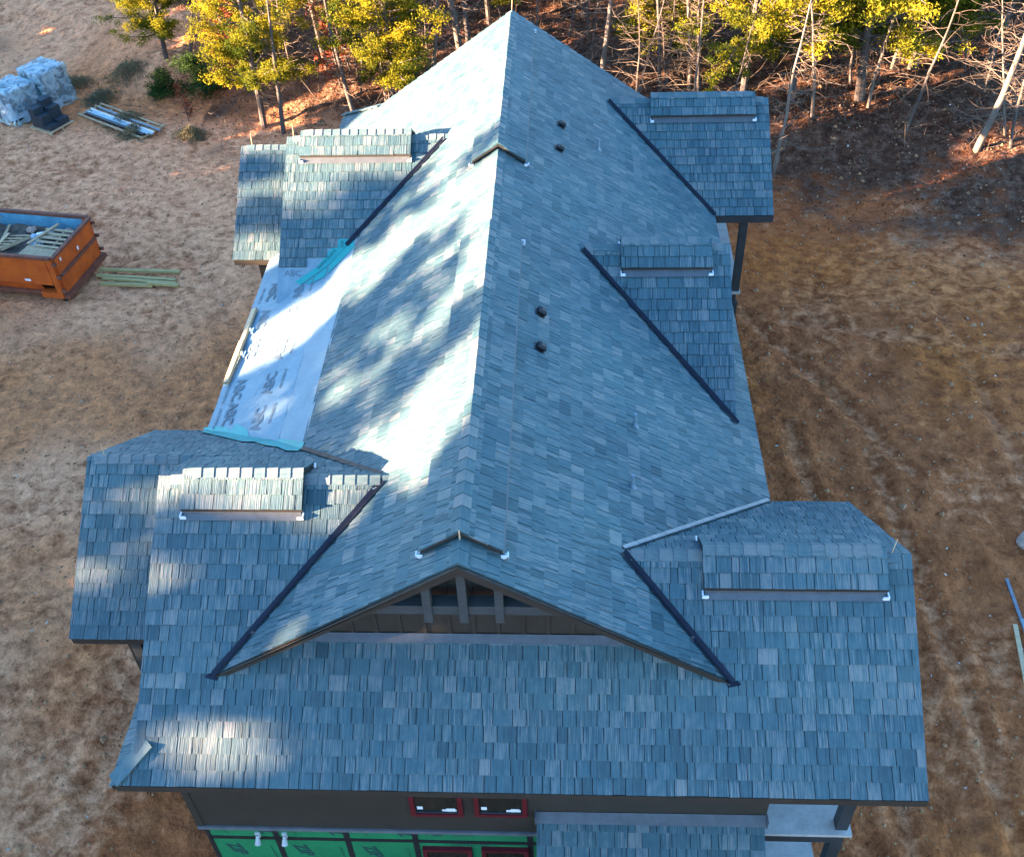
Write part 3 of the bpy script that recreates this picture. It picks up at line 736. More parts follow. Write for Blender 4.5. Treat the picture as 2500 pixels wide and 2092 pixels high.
for zi, (z0, z1) in enumerate(((2.06, 2.40), (.0, 1.99))):
    for i in range(5):
        x0, x1 = seams[i]+.03, seams[i+1]-.03
        if i == 3 and zi == 1: z1_ = 1.99; 
        mb = MB(); mb.box(x0, x1, YG, YG+.02, z0, z1); pn = mb.build('sheathing_panel', MT['zip'], low)
        if i > 3: continue
        if zi == 0:
            if i < 3: text('Z', .26, MT['printdark'], pn, T=wallT(x1-.16, 2.28, YG-.004, -60), shear=.2, bold=.008); text('SEE INSTALL', .05, MT['printdark'], pn, T=wallT(x0+.28, 2.27, YG-.004, -70))
            else:
                text('ZIP', .15, MT['printdark'], pn, T=wallT(x0+.38, 2.29, YG-.004), shear=.25, bold=.008); text('system', .13, MT['printdark'], pn, T=wallT(x0+.80, 2.275, YG-.004))
        else:
            if i < 3: text('ZIP', .30, MT['printdark'], pn, T=wallT(x0+.34, 1.62, YG-.004, -72), shear=.2, bold=.01); text('WALL SHEATHING', .06, MT['printdark'], pn, T=wallT(x1-.12, 1.5, YG-.004, -85))
            else: text('ZIP SYSTEM', .12, MT['printdark'], pn, T=wallT(x0+.9, 1.93, YG-.004, 180), shear=.2)
for x in seams[1:5]:
    mb = MB(); mb.box(x-.05, x+.05, YG-.006, YG+.01, 0, 2.405); mb.build('seam_tape', MT['tape'], low)
mb = MB(); mb.box(-4.6, 4.5, YG-.009, YG+.01, 1.98, 2.075); mb.build('seam_tape', MT['tape'], low)
mb = MB(); mb.box(-4.66, -4.585, YG-.009, YG+.01, 0, 2.405); mb.build('seam_tape', MT['tape'], low)
def window(x0, x1, z0, z1, y, paper=True):
    wn_ = empty('window'); wn_.parent = house; f = .075
    mb = MB()
    mb.box(x0, x1, y-.05, y+.03, z0, z0+f); mb.box(x0, x1, y-.05, y+.03, z1-f, z1); mb.box(x0, x0+f, y-.0495, y+.03, z0+f, z1-f); mb.box(x1-f, x1, y-.0495, y+.03, z0+f, z1-f)
    mb.build('frame', MT['red'], wn_)
    mb = MB(); mb.box(x0+f, x1-f, y-.03, y+.02, z0+f, z0+f+.035); mb.build('sash', MT['charcoal'], wn_)
    mb = MB(); mb.poly([(x0+f, y-.012, z0+f), (x1-f, y-.012, z0+f), (x1-f, y-.012, z1-f), (x0+f, y-.012, z1-f)]); mb.build('pane', MT['glass'], wn_)
    if paper:
        mb = MB(); mb.box(x0+f+.03, x0+f+.12, y-.017, y-.014, z0+f+.10, z0+f+.19); mb.box(x1-f-.26, x1-f-.03, y-.017, y-.014, z0+f+.05, z0+f+.11); mb.box(x1-f-.19, x1-f-.05, y-.0175, y-.0145, z0+f+.045, z0+f+.14); mb.build('sticker', MT['whiteplastic'], wn_)
window(-1.06, -.22, 3.06, 4.45, -.72); window(-.03, .81, 3.08, 4.45, -.72)
window(-1.0, -.16, .5, 1.86, -.71); window(.0, .80, .5, 1.88, -.71)
for x in (-3.77, -3.31):
    l = empty('wall_light'); l.parent = house
    mb = MB(); mb.box(x-.04, x+.04, -.715, -.66, 2.09, 2.24); mb.build('bracket', MT['lampgrey'], l)
    mb = MB(); mb.tube([(x, -.74, 2.12), (x, -.81, 2.03)], [.035, .055], 10); mb.tube([(x, -.72, 2.17), (x, -.77, 2.12)], .03, 8); mb.build('lamp_head', MT['lampgrey'], l)
mb = MB(); mb.poly([(.94, -.73, 3.22), (.94, -.86, 3.08), (4.58, -.86, 3.11), (4.58, -.73, 3.25)][::1]); mb.box(.93, .95, -.87, -.72, 3.05, 3.27); mb.box(4.575, 4.595, -.87, -.72, 3.08, 3.27); mb.build('wall_flashing', MT['darkflash'], house)
mb = MB(); mb.box(1.0, 4.52, -2.5, -.70, -.05, 1.9, taper=0); mb.build('entry_bay', MT['charcoal'], house)
# porches : deck slab, beam, posts
def porch(x0, x1, y0, y1, posts):
    pr_ = empty('porch'); pr_.parent = house
    mb = MB(); mb.box(x0, x1, y0, y1, 2.44, 2.51); mb.build('deck_slab', MT['concrete'], pr_)
    mb = MB(); mb.box(x0, x1-.10, y0+.05, y1-.05, 2.15, 2.435); mb.build('beam', MT['charcoal'], pr_)
    mb = MB(); mb.box(x0, x1-.1, y0+.45, y1, -.1, .09); mb.build('patio_slab', MT['concrete'], pr_)
    for (x, y) in posts:
        mb = MB(); mb.box(x-.095, x+.095, y-.095, y+.095, 2.515, 4.85); mb.build('post', MT['charcoal'], pr_)
        mb = MB(); mb.box(x-.095, x+.095, y-.095, y+.095, -.1, 2.14); mb.build('post', MT['charcoal'], pr_)
porch(4.585, 6.06, -.67, 3.6, [(5.90, -.49), (5.9, 3.3)])
porch(4.585, 6.06, 14.33, 18.2, [(5.93, 14.46), (5.93, 18.0)])
mb = MB(); mb.box(-6.0, -5.82, 1.5, 1.68, -.1, 4.75); mb.build('post', MT['charcoal'], house)
mb = MB(); mb.box(-6.4, -4.67, 2.0, 5.8, -.1, 4.72); mb.build('side_wall', MT['brown'], house)
mb = MB(); mb.box(-6.3, -4.67, 13.0, 16.6, -.1, 4.72); mb.build('side_wall', MT['brown'], house)
# roof penetrations
def onR(x, y, h=0): return P_R.p(x, y, h)
hood = MB()
hood.box(-.14, .14, -.14, .16, 0, .012)
pr = [(-.09, .13), (.09, .13), (.09, -.13), (-.09, -.13)]
lo = [Vector((-.10, -.10, .012)), Vector((.10, -.10, .012)), Vector((.10, .12, .012)), Vector((-.10, .12, .012))]
m1 = [Vector((-.115, -.14, .10)), Vector((.115, -.14, .10)), Vector((.115, .10, .10)), Vector((-.115, .10, .10))]
m2 = [Vector((-.07, -.10, .165)), Vector((.07, -.10, .165)), Vector((.07, .04, .165)), Vector((-.07, .04, .165))]
for A, B in ((lo, m1), (m1, m2)):
    for i in range(4): j = (i+1) % 4; hood.poly([A[i], A[j], B[j], B[i]])
hood.poly(m2)
hme = hood.mesh('roof_vent', MT['blackplastic'])
TR = Matrix((P_R.s, P_R.t, P_R.n)).transposed().to_4x4()
for x, y in ((1.28, 13.87), (1.24, 12.68), (.94, 6.3), (.95, 5.31)):
    T = TR.copy(); T.translation = onR(x, y, .03); place('roof_vent', hme, roof, mat=T @ Matrix.Scale(.68, 4))
pp = MB(); pp.tube([(0, 0, -.1), (0, 0, .26)], .032, 10); pp.tube([(0, 0, -.05), (0, 0, .05)], [.075, .036], 10); pme = pp.mesh('vent_pipe', MT['pipe'])
for x, y in ((2.16, 13.86), (2.60, 4.59), (2.48, 3.05)): place('vent_pipe', pme, roof, onR(x, y, .02))
rod = MB(); rod.tube([(0, 0, -.03), (.02, .0, .30)], .008, 5); rme = rod.mesh('ridge_rod', MT['lumber'])
for p in ((-6.55, 3.85, 6.65), (-6.4, 14.85, 6.68), (-4.93, 13.5, 7.6), (0, 18.5, 8.5), (6.25, 1.53, 6.95)): place('ridge_rod', rme, roof, p)
mb = MB(); mb.tube([(0, .40, 8.66), (0, .395, 8.42)], .012, 5); mb.build('ridge_rod', MT['lumber'], roof)
# printed lettering on the underlayment
TL = Matrix((P_LOW.s, P_LOW.t, P_LOW.n)).transposed().to_4x4()
def lowT(x, y, rot, h=.0285):
    T = TL.copy(); T.translation = P_LOW.p(x, y, h); return T @ Matrix.Rotation(radians(rot), 4, 'Z')
for y in (10.75, 9.7, 8.65, 7.3, 6.55): text('ABC', .36, MT['printgrey'], under, T=lowT(-5.32, y, 0), bold=.010); text('PRO GUARD 20', .085, MT['printgrey'], under, T=lowT(-5.60, y, 0), bold=.003)
for y in (11.3, 10.38, 9.33, 8.2, 7.11, 6.05): text('ABC', .36, MT['printgrey'], under, T=lowT(-4.55, y, 180), bold=.010); text('PRO GUARD 20', .085, MT['printgrey'], under, T=lowT(-4.25, y, 180), bold=.003)
T = TL.copy(); T.translation = B_L1.p(-4.6, 5.32, .06)
BT = Matrix((B_L1.s, B_L1.t, B_L1.n)).transposed().to_4x4()
for x, y, r, s in ((-5.35, 5.9, 205, 'Storm Guard'), (-4.3, 5.1, 215, 'Storm Guard')):
    T = BT.copy(); T.translation = B_L1.p(x, y, .052); text(s, .10, MT['printdark'], under, T=T @ Matrix.Rotation(radians(r), 4, 'Z'))
FT = Matrix((F_L2.s, F_L2.t, F_L2.n)).transposed().to_4x4()
for x, y, r, s, z in ((-3.66, 11.30, 90, 'GAF', .10), (-4.0, 11.0, 50, 'Storm Guard', .11), (-4.75, 10.72, 0, 'ABC', .2)):
    T = FT.copy(); T.translation = F_L2.p(x, y, .017 if s != 'ABC' else .014); text(s, z, MT['printdark' if s != 'ABC' else 'printgrey'], under, T=T @ Matrix.Rotation(radians(r), 4, 'Z'))
# toe board lying on the underlayment with its brackets
for (ya, yb, h, lb) in ((10.2, 8.75, .07, 'upper pale toe board on the underlayment near the left eave'), (9.0, 7.62, .10, 'lower pale toe board on the underlayment near the left eave')):
    mb = MB(); a = P_LOW.p(-5.60, ya, h); b_ = P_LOW.p(-5.64, yb, h-.02)
    mb.bar(a, b_, .13, .07, P_LOW.n); o = mb.build('toe_board', MT['lumber'], None, bevel=.015); tag(o, lb, 'board', 'toe boards on the roof')
for y, lb in ((9.25, 'small blue roof bracket beside the toe boards, farther one'), (8.42, 'small blue roof bracket beside the toe boards, nearer one')):
    mb = MB(); p = P_LOW.p(-5.47, y, .03)
    mb.bar(p, p+Vector((0, .2, 0)), .05, .05, P_LOW.n); mb.bar(p+Vector((-.04, .05, .03)), p+Vector((-.04, .1, .09)), .04, .03); tag(mb.build('roof_bracket', MT['galv']), lb, 'bracket', 'roof brackets')

# ---------------------------------------------------------------- vegetation
nr = np.random.default_rng(5)
def leaf_mesh(name, C, size, tint, mat, asp=.45, droop=0.0):
    """many small leaf faces; C (n,3), size (n,), tint (n,)"""
    n = len(C)
    a = nr.normal(size=(n, 3)); a[:, 2] -= droop; a /= np.linalg.norm(a, axis=1)[:, None]
    b_ = nr.normal(size=(n, 3)); b_ -= a*(a*b_).sum(1)[:, None]; b_ /= np.linalg.norm(b_, axis=1)[:, None]
    a *= size[:, None]; b_ *= (size*asp)[:, None]
    V = np.stack([C-a, C+b_*.9-a*.1, C+a, C-b_*.9-a*.1], 1).reshape(-1, 3)
    me = bpy.data.meshes.new(name); me.vertices.add(n*4); me.vertices.foreach_set('co', V.astype(np.float32).ravel())
    me.loops.add(n*4); me.loops.foreach_set('vertex_index', np.arange(n*4, dtype=np.int32))
    me.polygons.add(n); me.polygons.foreach_set('loop_start', np.arange(0, n*4, 4, dtype=np.int32)); me.polygons.foreach_set('loop_total', np.full(n, 4, np.int32))
    me.update(calc_edges=True)
    ca = me.color_attributes.new('tint', 'FLOAT_COLOR', 'POINT')
    t = np.repeat(np.clip(tint, 0, 1), 4); ca.data.foreach_set('color', np.stack([t, t, t, np.ones_like(t)], 1).astype(np.float32).ravel())
    me.materials.append(mat); return me
def bend_pts(p, d, L, n, wob, rg_, lift=0):
    pts = [Vector(p)]; d = Vector(d).normalized()
    for i in range(n):
        d = (d+Vector((rg_.gauss(0, wob), rg_.gauss(0, wob), rg_.gauss(0, wob)+lift))).normalized(); pts.append(pts[-1]+d*(L/n))
    return pts
def cedar(seed, H, base, R, nb=46, per=7, leaves=42, lsize=.085, spread=.26, trunk_r=.13, top_r=.45):
    rg_ = random.Random(seed); w = MB()
    tp = bend_pts((0, 0, -.2), (rg_.gauss(0, .04), rg_.gauss(0, .04), 1), H+.2, 8, .035, rg_)
    w.tube(tp, [trunk_r*(1-.85*i/8) for i in range(9)], 8)
    C = []; S = []; T = []
    for i in range(nb):
        u = ((i+rg_.random())/nb)**1.45; z = base+(H-base)*u
        k = min(7, int((z+.2)/(H+.2)*8)); o = tp[k].lerp(tp[k+1], (z+.2)/(H+.2)*8-k)
        az = rg_.uniform(0, 2*pi); L = R*(1-u*.75)*rg_.uniform(.4, 1.3)*(1 if u > .05 else .8)
        bp = bend_pts(o, (cos(az), sin(az), rg_.uniform(-.05, .55)), L, 5, .13, rg_, .02)
        w.tube(bp, [.032*(1-.8*j/5)*(1.3-u) for j in range(6)], 4, cap=False)
        tone = rg_.gauss(.5, .24)
        for j in range(per):
            f = rg_.uniform(.35, 1.05)*5; q = min(4, int(f)); c = bp[q].lerp(bp[q+1], min(1.2, f-q))
            c = c+Vector((rg_.gauss(0, .16), rg_.gauss(0, .16), rg_.gauss(0, .12)-.06))
            n = int(leaves*rg_.uniform(.5, 1.4)); sp_ = spread*rg_.uniform(.6, 1.3)
            C.append(nr.normal(size=(n, 3))*np.array([sp_, sp_, sp_*.65])*.6+np.array(c)); S.append(nr.uniform(.6, 1.3, n)*lsize); T.append(nr.normal(tone+rg_.gauss(0, .1), .13, n))
    return w, np.concatenate(C), np.concatenate(S), np.concatenate(T)
def bare(seed, H, lean=0, nb=34, spread=1.5, tr=.11, start=.12, curve=.05, az0=None, sub=5):
    rg_ = random.Random(seed); w = MB(); tw = MB()
    a = rg_.uniform(0, 2*pi) if az0 is None else az0
    tp = bend_pts((0, 0, -.2), (lean*cos(a), lean*sin(a), 1), H, 9, curve, rg_)
    w.tube(tp, [tr*(1-.8*i/9) for i in range(10)], 8)
    for i in range(nb):
        u = start+(1-start)*(i+rg_.random())/nb; k = min(8, int(u*9)); o = tp[k].lerp(tp[k+1], u*9-k)
        az = rg_.uniform(0, 2*pi); L = spread*(1.15-u)*rg_.uniform(.5, 1.3)+.25
        bp = bend_pts(o, (cos(az), sin(az), rg_.uniform(-.2, .5)), L, 6, .17, rg_, -.01)
        tw.tube(bp, [.017*(1.25-u)*(1-.75*j/6) for j in range(7)], 4, cap=False)
        for q in range(sub):
            j = rg_.randint(1, 5); az2 = az+rg_.gauss(0, .9)
            b2 = bend_pts(bp[j], (cos(az2), sin(az2), rg_.uniform(-.35, .4)), L*rg_.uniform(.25, .6), 4, .22, rg_)
            tw.tube(b2, [.008*(1-.7*jj/4) for jj in range(5)], 3, cap=False)
    return w, tw
cedars = []
for i, (H, base, R) in enumerate(((9, 1.7, 2.6), (8, 1.4, 2.3), (10, 2.2, 2.9), (7, 1.3, 2.2))):
    w, C, S, T = cedar(100+i, H, base, R, 66, 9, 95, .050, .21)
    cedars.append((w.mesh('trunk', MT['darkbark']), leaf_mesh('crown', C, S, T, MT['cedar'], .42, .2)))
def put_cedar(i, x, y, s, rz, label, cat='tree', name='cedar_tree', mat=None, dz=0):
    e = empty(name, (x, y, gh(x, y)-.05+dz), rz); e.scale = (s, s, s)
    place('trunk', cedars[i][0], e); c = place('crown', cedars[i][1], e)
    tag(e, label, cat, 'cedars along the wood edge'); return e
CED = [(1, -15.6, 34.0, .85, 0, 'sparse sunlit cedar standing farthest left above the wrapped pallets'),
       (0, -10.5, 29.2, 1.0, 1.1, 'bright yellow green cedar at the left of the wood edge'),
       (2, -8.4, 32.6, .95, 2.2, 'deep green cedar just behind the bright left cedar'),
       (3, -5.4, 29.6, 1.15, .6, 'yellow green cedar over the left slope of the main roof'),
       (1, -1.9, 36.4, 1.0, 3.0, 'dull cedar straight beyond the far end of the roof ridge'),
       (0, 2.2, 37.0, .95, 4.0, 'dark cedar right behind the far roof peak'),
       (3, 5.2, 31.8, 1.0, 5.0, 'thin olive cedar beyond the pale bare tree'),
       (2, 7.9, 28.2, 1.05, .2, 'brightest yellow cedar beyond the far right gable'),
       (0, 9.9, 29.0, 1.3, 2.5, 'tall yellow cedar right of the far right gable'),
       (1, 12.4, 28.8, 1.45, 3.6, 'broad yellow cedar toward the top right'),
       (3, 14.8, 31.0, 1.5, 1.3, 'green cedar partly shaded near the top right'),
       (2, 17.8, 31.5, 1.3, 5.1, 'yellow cedar at the top right corner of the wood')]
CED += [(0, 6.6, 33.2, 1.1, .9, 'olive cedar behind the pair of bare trunks'), (3, 11.2, 32.6, 1.4, 4.4, 'yellow green cedar filling the gap behind the tall yellow cedar'),
        (1, 20.6, 34.0, 1.3, 2.0, 'green cedar at the far right of the wood'), (2, -13.2, 36.6, .9, 3.3, 'dull cedar between the sparse cedar and the bright left cedar')]
for i, x, y, s, rz, lb in CED: put_cedar(i, x, y, s, rz, lb)
BARE = [(1, -3.95, 31.6, 6.5, .10, 1.0, .09, 'bark', 'slim white trunked bare tree above the left roof slope'),
        (2, -2.9, 33.2, 9, .12, 1.3, .15, 'bark', 'thick grey bare tree with twin trunk beside the far ridge end'),
        (3, -2.6, 33.7, 9, .16, 1.0, .12, 'darkbark', 'grey bare trunk leaning behind the twin trunked tree'),
        (4, 2.75, 30.7, 8, .14, 2.2, .12, 'bark', 'pale bare tree with level branches right of the far roof peak'),
        (5, 5.0, 29.6, 8, .05, 1.4, .08, 'darkbark', 'dark slender bare trunk left of the far right gable top'),
        (6, 6.1, 29.6, 8, .04, 1.2, .085, 'bark', 'tan bare trunk above the far right gable, left of a pair'),
        (7, 6.5, 29.5, 8, .06, 1.2, .075, 'darkbark', 'grey bare trunk above the far right gable, right of a pair'),
        (8, 8.7, 24.6, 7, .09, 1.1, .07, 'bark', 'slim tan sapling just right of the far right gable'),
        (9, 15.6, 25.0, 10, .22, 1.4, .13, 'bark', 'tall pale grey trunk leaning at the right edge of the wood'),
        (10, 16.9, 25.8, 6, .3, 1.6, .05, 'bark', 'thin forked bare sapling by the leaning pale trunk'),
        (11, 10.4, 27.4, 6.5, .07, 1.7, .07, 'bark', 'bushy bare sapling right of the slim tan one'),
        (12, 12.6, 28.2, 6, .1, 2.0, .07, 'bark', 'bare tree with a pale tangle of branches under the yellow cedars'),
        (13, -9.6, 28.6, 7, .06, 1.0, .10, 'darkbark', 'dark bare trunk at the left wood edge under the bright cedar'),
        (14, -6.7, 28.9, 7, .12, 1.1, .11, 'darkbark', 'dark leaning trunk left of the white trunked tree'),
        (15, -14.6, 33.6, 5, .3, 1.8, .07, 'bark', 'pale bent bare sapling at the far left of the wood edge'),
        (16, -5.6, 29.6, 5, .08, 1.5, .045, 'bark', 'thin white sapling rising over the left roof slope'),
        (17, 14.0, 31.0, 7, .12, 1.8, .08, 'bark', 'pale branched bare tree at upper right among fallen brush')]
for sd_, x, y, H, lean, spr, tr, bk, lb in BARE:
    w, tw = bare(200+sd_, H, lean, 46, spr, tr, az0={9: .25, 2: 2.6, 3: 2.6, 4: .3, 8: .4}.get(sd_))
    e = empty('bare_tree', (x, y, gh(x, y)-.05)); w.build('trunk', MT[bk], e, smooth=True); tw.build('branches', MT['twig' if bk == 'darkbark' else 'branch'], e)['kind'] = 'stuff'
    tag(e, lb, 'tree', 'bare trees along the wood edge')
for i, (x, y, s, lb) in enumerate(((-12.3, 32.4, 1.0, 'small rust red leaved sapling left of the bright cedar'), (-7.6, 30.9, .9, 'small rust red leaved sapling between the two left cedars'), (-13.6, 29.6, .35, 'low dark red seedling at the dirt bank on the left'))):
    w, C, S, T = cedar(300+i, 4.5, .8, 1.2, 22, 3, 9, .11, .22, .05)
    e = empty('oak_sapling', (x, y, gh(x, y)), i*2.); e.scale = (s, s, s); w.build('trunk', MT['darkbark'], e)
    place('crown', leaf_mesh('crown', C, S, T, MT['redleaf'], .6), e); tag(e, lb, 'sapling', 'red leaved saplings')
for i, (x, y, s, lb) in enumerate(((-13.6, 31.9, .75, 'dark green shrub left of the bright cedar, nearer one'), (-12.5, 34.0, .95, 'dark green shrub left of the bright cedar, farther one'), (-15.0, 31.6, .55, 'low dark green shrub near the pipe pallet'))):
    w, C, S, T = cedar(320+i, 2.0, .15, 1.5, 26, 6, 36, .07, .3, .04)
    e = empty('evergreen_shrub', (x, y, gh(x, y)), i*2.); e.scale = (s, s, s); w.build('stem', MT['darkbark'], e)
    place('foliage', leaf_mesh('foliage', C, S, T, MT['shrub'], .5), e); tag(e, lb, 'shrub', 'evergreen shrubs')
sap = []
for q in range(4):
    w, tw = bare(400+q, 7, .08+.04*q, 30, 1.3, .05, .12, sub=4); sap.append((w.mesh('trunk', MT['darkbark']), tw.mesh('branches', MT['twig'])))
rq = random.Random(21)
for q in range(46):
    x = rq.uniform(-13, 21); y = float(np.interp(x, ex, ey))+rq.uniform(2.5, 15)
    e = empty('sapling', (x, y, gh(x, y)-.05), rq.uniform(0, 6)); s_ = rq.uniform(.7, 1.2); e.scale = (s_, s_, s_); a_ = sap[q % 4]
    place('trunk', a_[0], e); place('branches', a_[1], e)['kind'] = 'stuff'; tag(e, 'thin bare sapling standing in the shaded depth of the wood', 'sapling', 'thin saplings deep in the wood')
# background wood: one mass beyond the first rows of trees
def wood(name, spots, mat, label, lsize=.13, leaves=26, nb=34, per=5, seed=0, rad=(1.8, 2.8)):
    W = MB(); CC = []; SS = []; TT = []; rg_ = random.Random(seed)
    for q, (x, y, H, b0) in enumerate(spots):
        w, C, S, T = cedar(seed+q*13, H, b0, rg_.uniform(*rad), nb, per, leaves, lsize, .36, .14)
        off = np.array([x, y, gh(x, y)]); n = len(W.v); W.v += [tuple(np.array(v)+off) for v in w.v]; W.f += [tuple(i+n for i in f) for f in w.f]; W.uv += w.uv; W.c += w.c; W.mi += w.mi
        CC.append(C+off); SS.append(S); TT.append(T)
    e = empty(name); tag(e, label, 'woods', kind='stuff')
    a = W.build('trunks', MT['darkbark'], e); a['kind'] = 'stuff'
    b_ = place('crowns', leaf_mesh('crowns', np.concatenate(CC), np.concatenate(SS), np.concatenate(TT), mat, .5, .15), e); b_['kind'] = 'stuff'
    return e
rw = random.Random(3)
wood('woodland', [(x+rw.uniform(-1.2, 1.2), y+rw.uniform(-1.2, 1.2), rw.uniform(7, 10), rw.uniform(1.2, 2.8)) for y in (41, 45, 50, 56) for x in range(-14, 30, 4)], MT['cedar'], 'mass of mixed cedar woods behind the first trees', seed=900)
# ---- woods left of the lot (outside the picture) that throw the broken shade
def row(y0, y1, st_, h0, h1, x=-44): return [(x+rw.uniform(-2.5, 2.5), y+rw.uniform(-.6, .6), rw.uniform(h0, h1), rw.uniform(.8, 2)) for y in np.arange(y0, y1, st_)]
wood('shade_woods', row(-14, 14, 1.5, 7.5, 9.5, -41)+row(-10.5, -7.4, 1.2, 13.2, 14)+row(-7.4, -4.3, 1.1, 13.8, 14.8)+row(-3.8, -2.6, 1.2, 10, 10.6)+row(-2.2, -.6, .8, 13.4, 14)+row(-.6, 3, 1.2, 12.2, 12.9)+row(3, 8, 1.4, 11.2, 11.8)+row(2, 10, 1.3, 10, 11, -47)+row(8, 14, 1.4, 11.5, 12.2)+row(14, 38, 2.0, 6.6, 7.8), MT['shrub'], 'tall woods left of the lot throwing long broken shade', .26, 26, 34, 4, seed=1500, rad=(2.0, 3.0))
wood('dense_woods', row(-48, -13, 1.6, 18.5, 21.5)+row(-48, -13, 1.7, 18, 21.5, -49)+row(-48, -14, 1.9, 17, 20, -54)+row(-14, -8.7, 1.1, 17.5, 19), MT['shrub'], 'thick tall woods left of the lot that keep the front roof in shade', .3, 30, 50, 4, seed=1700, rad=(2.4, 3.2))
wood('shade_grove', row(-9.6, -4.6, .95, 14.5, 17.5)+[(-44, -1.5, 16, 2), (-44, -.2, 14.2, 2)], MT['shrub'], 'open grove of narrow trees left of the lot letting sun streaks through', .2, 26, 30, 3, seed=1900, rad=(.55, 1.0))
wood('shade_scrub', row(-20, 40, 1.3, 4.0, 5.2, -39), MT['shrub'], 'unseen low scrub added left of the lot to keep sun off the dirt', .26, 26, 26, 4, seed=2300, rad=(1.6, 2.2))  # unseen low row, added to stop sun leaking under the crowns

# litter, twigs, brush, stones
def scatter(n, x0, x1, y0, y1, keep):
    x = nr.uniform(x0, x1, n); y = nr.uniform(y0, y1, n); k = keep(x, y); return x[k], y[k]
def wooded(x, y, off=0): return y > np.interp(x, ex, ey)-1.5+off+nr.normal(0, 1.3, len(x))
def noroad(x, y): return ~((x < -15) & (y > 0.62*(-x)+21.5))
x, y = scatter(110000, -24, 26, 16, 52, lambda x, y: wooded(x, y, 2.6) & noroad(x, y))
C = np.stack([x, y, ground_h(x, y)+.02+nr.uniform(0, .05, len(x))], 1)
lm = leaf_mesh('leaf_litter', C, nr.uniform(.025, .065, len(x)), nr.beta(1.2, 1.8, len(x)), MT['litter'], .55)
tag(place('leaf_litter', lm), 'brown fallen leaves covering the woodland floor', 'leaf litter', kind='stuff')
x, y = scatter(9000, -26, 22, -5, 34, lambda x, y: ~((np.abs(x) < 6.6) & (y > -2) & (y < 19.5)))
C = np.stack([x, y, ground_h(x, y)+.01], 1)
lm = leaf_mesh('ground_scraps', C, nr.uniform(.015, .055, len(x)), nr.beta(1.0, 1.6, len(x))*1.1, MT['clodleaf'], .4)
tag(place('ground_scraps', lm), 'scattered dry leaves and chips on the bare dirt', 'debris', kind='stuff')
x, y = scatter(1500, -24, 20, -4, 30, lambda x, y: ~((np.abs(x) < 6.6) & (y > -2) & (y < 19.5)))
lm = leaf_mesh('pale_scraps', np.stack([x, y, ground_h(x, y)+.02], 1), nr.uniform(.015, .06, len(x)), nr.uniform(.2, 1, len(x)), MT['palescrap'], .5)
tag(place('pale_scraps', lm), 'pale wood chips and paper bits scattered on the dirt', 'debris', kind='stuff')
st = MB(); rg_ = random.Random(77)
x, y = scatter(9000, -24, 20, -4, 30, lambda x, y: ~((np.abs(x) < 6.4) & (y > -2) & (y < 19.5)))
z = ground_h(x, y)
for a, b_, c_ in zip(x, y, z):
    r = rg_.uniform(.015, .06)*(1.8 if rg_.random() < .06 else 1)
    t_, bt = (a, b_, c_+r*.8), [(a+r*cos(k*1.26+r*90)*rg_.uniform(.7, 1.3), b_+r*sin(k*1.26+r*90)*rg_.uniform(.7, 1.3), c_-.01) for k in range(5)]
    for k in range(5): st.poly([bt[k], bt[(k+1) % 5], t_])
tag(st.build('clods', MT['clod']), 'small stones and clods strewn over the dirt', 'stones', kind='stuff')
bb = MB()
x, y = scatter(4200, -18, 26, 18, 46, lambda x, y: wooded(x, y, 1.0) & noroad(x, y))
for a, b_ in zip(x, y):
    z = gh(a, b_); az = rg_.uniform(0, 2*pi); L = rg_.uniform(.5, 2.3)
    p = bend_pts((a, b_, z), (cos(az), sin(az), rg_.uniform(.05, 1.1)), L, 5, .2, rg_, -.12)
    bb.tube(p, [.010*(1-.6*j/5)*rg_.uniform(.6, 1.4) for j in range(6)], 3, cap=False)
tag(bb.build('brush', MT['twig']), 'tangle of dry twigs and fallen branches on the woodland floor', 'brush', kind='stuff')
# dry grass clumps at the left bank
C = []; 
for cx_, cy_, r in ((-16.2, 29.6, .8), (-17.8, 31.5, .7), (-15.5, 28.6, .6), (-19.5, 33.0, .8), (-13.2, 28.4, .6), (-17.2, 33.4, .9)):
    n = 1500; q = nr.normal(size=(n, 2))*r*.5; C.append(np.stack([cx_+q[:, 0], cy_+q[:, 1], ground_h(cx_+q[:, 0], cy_+q[:, 1])+nr.uniform(0, .45, n)*np.exp(-(q**2).sum(1)/(r*r*.5))], 1))
C = np.concatenate(C); lm = leaf_mesh('dry_grass', C, nr.uniform(.06, .16, len(C)), nr.uniform(0, 1, len(C)), MT['drygrass'], .1, -.9)
tag(place('dry_grass', lm), 'dry grass clumps on the left bank by the woods', 'grass', kind='stuff')

# ---------------------------------------------------------------- loose things on the site
def rbox(name, mat, parent, *a, bevel=0, **k):
    mb = MB(); mb.box(*a, **k); return mb.build(name, mat, parent, bevel=bevel)
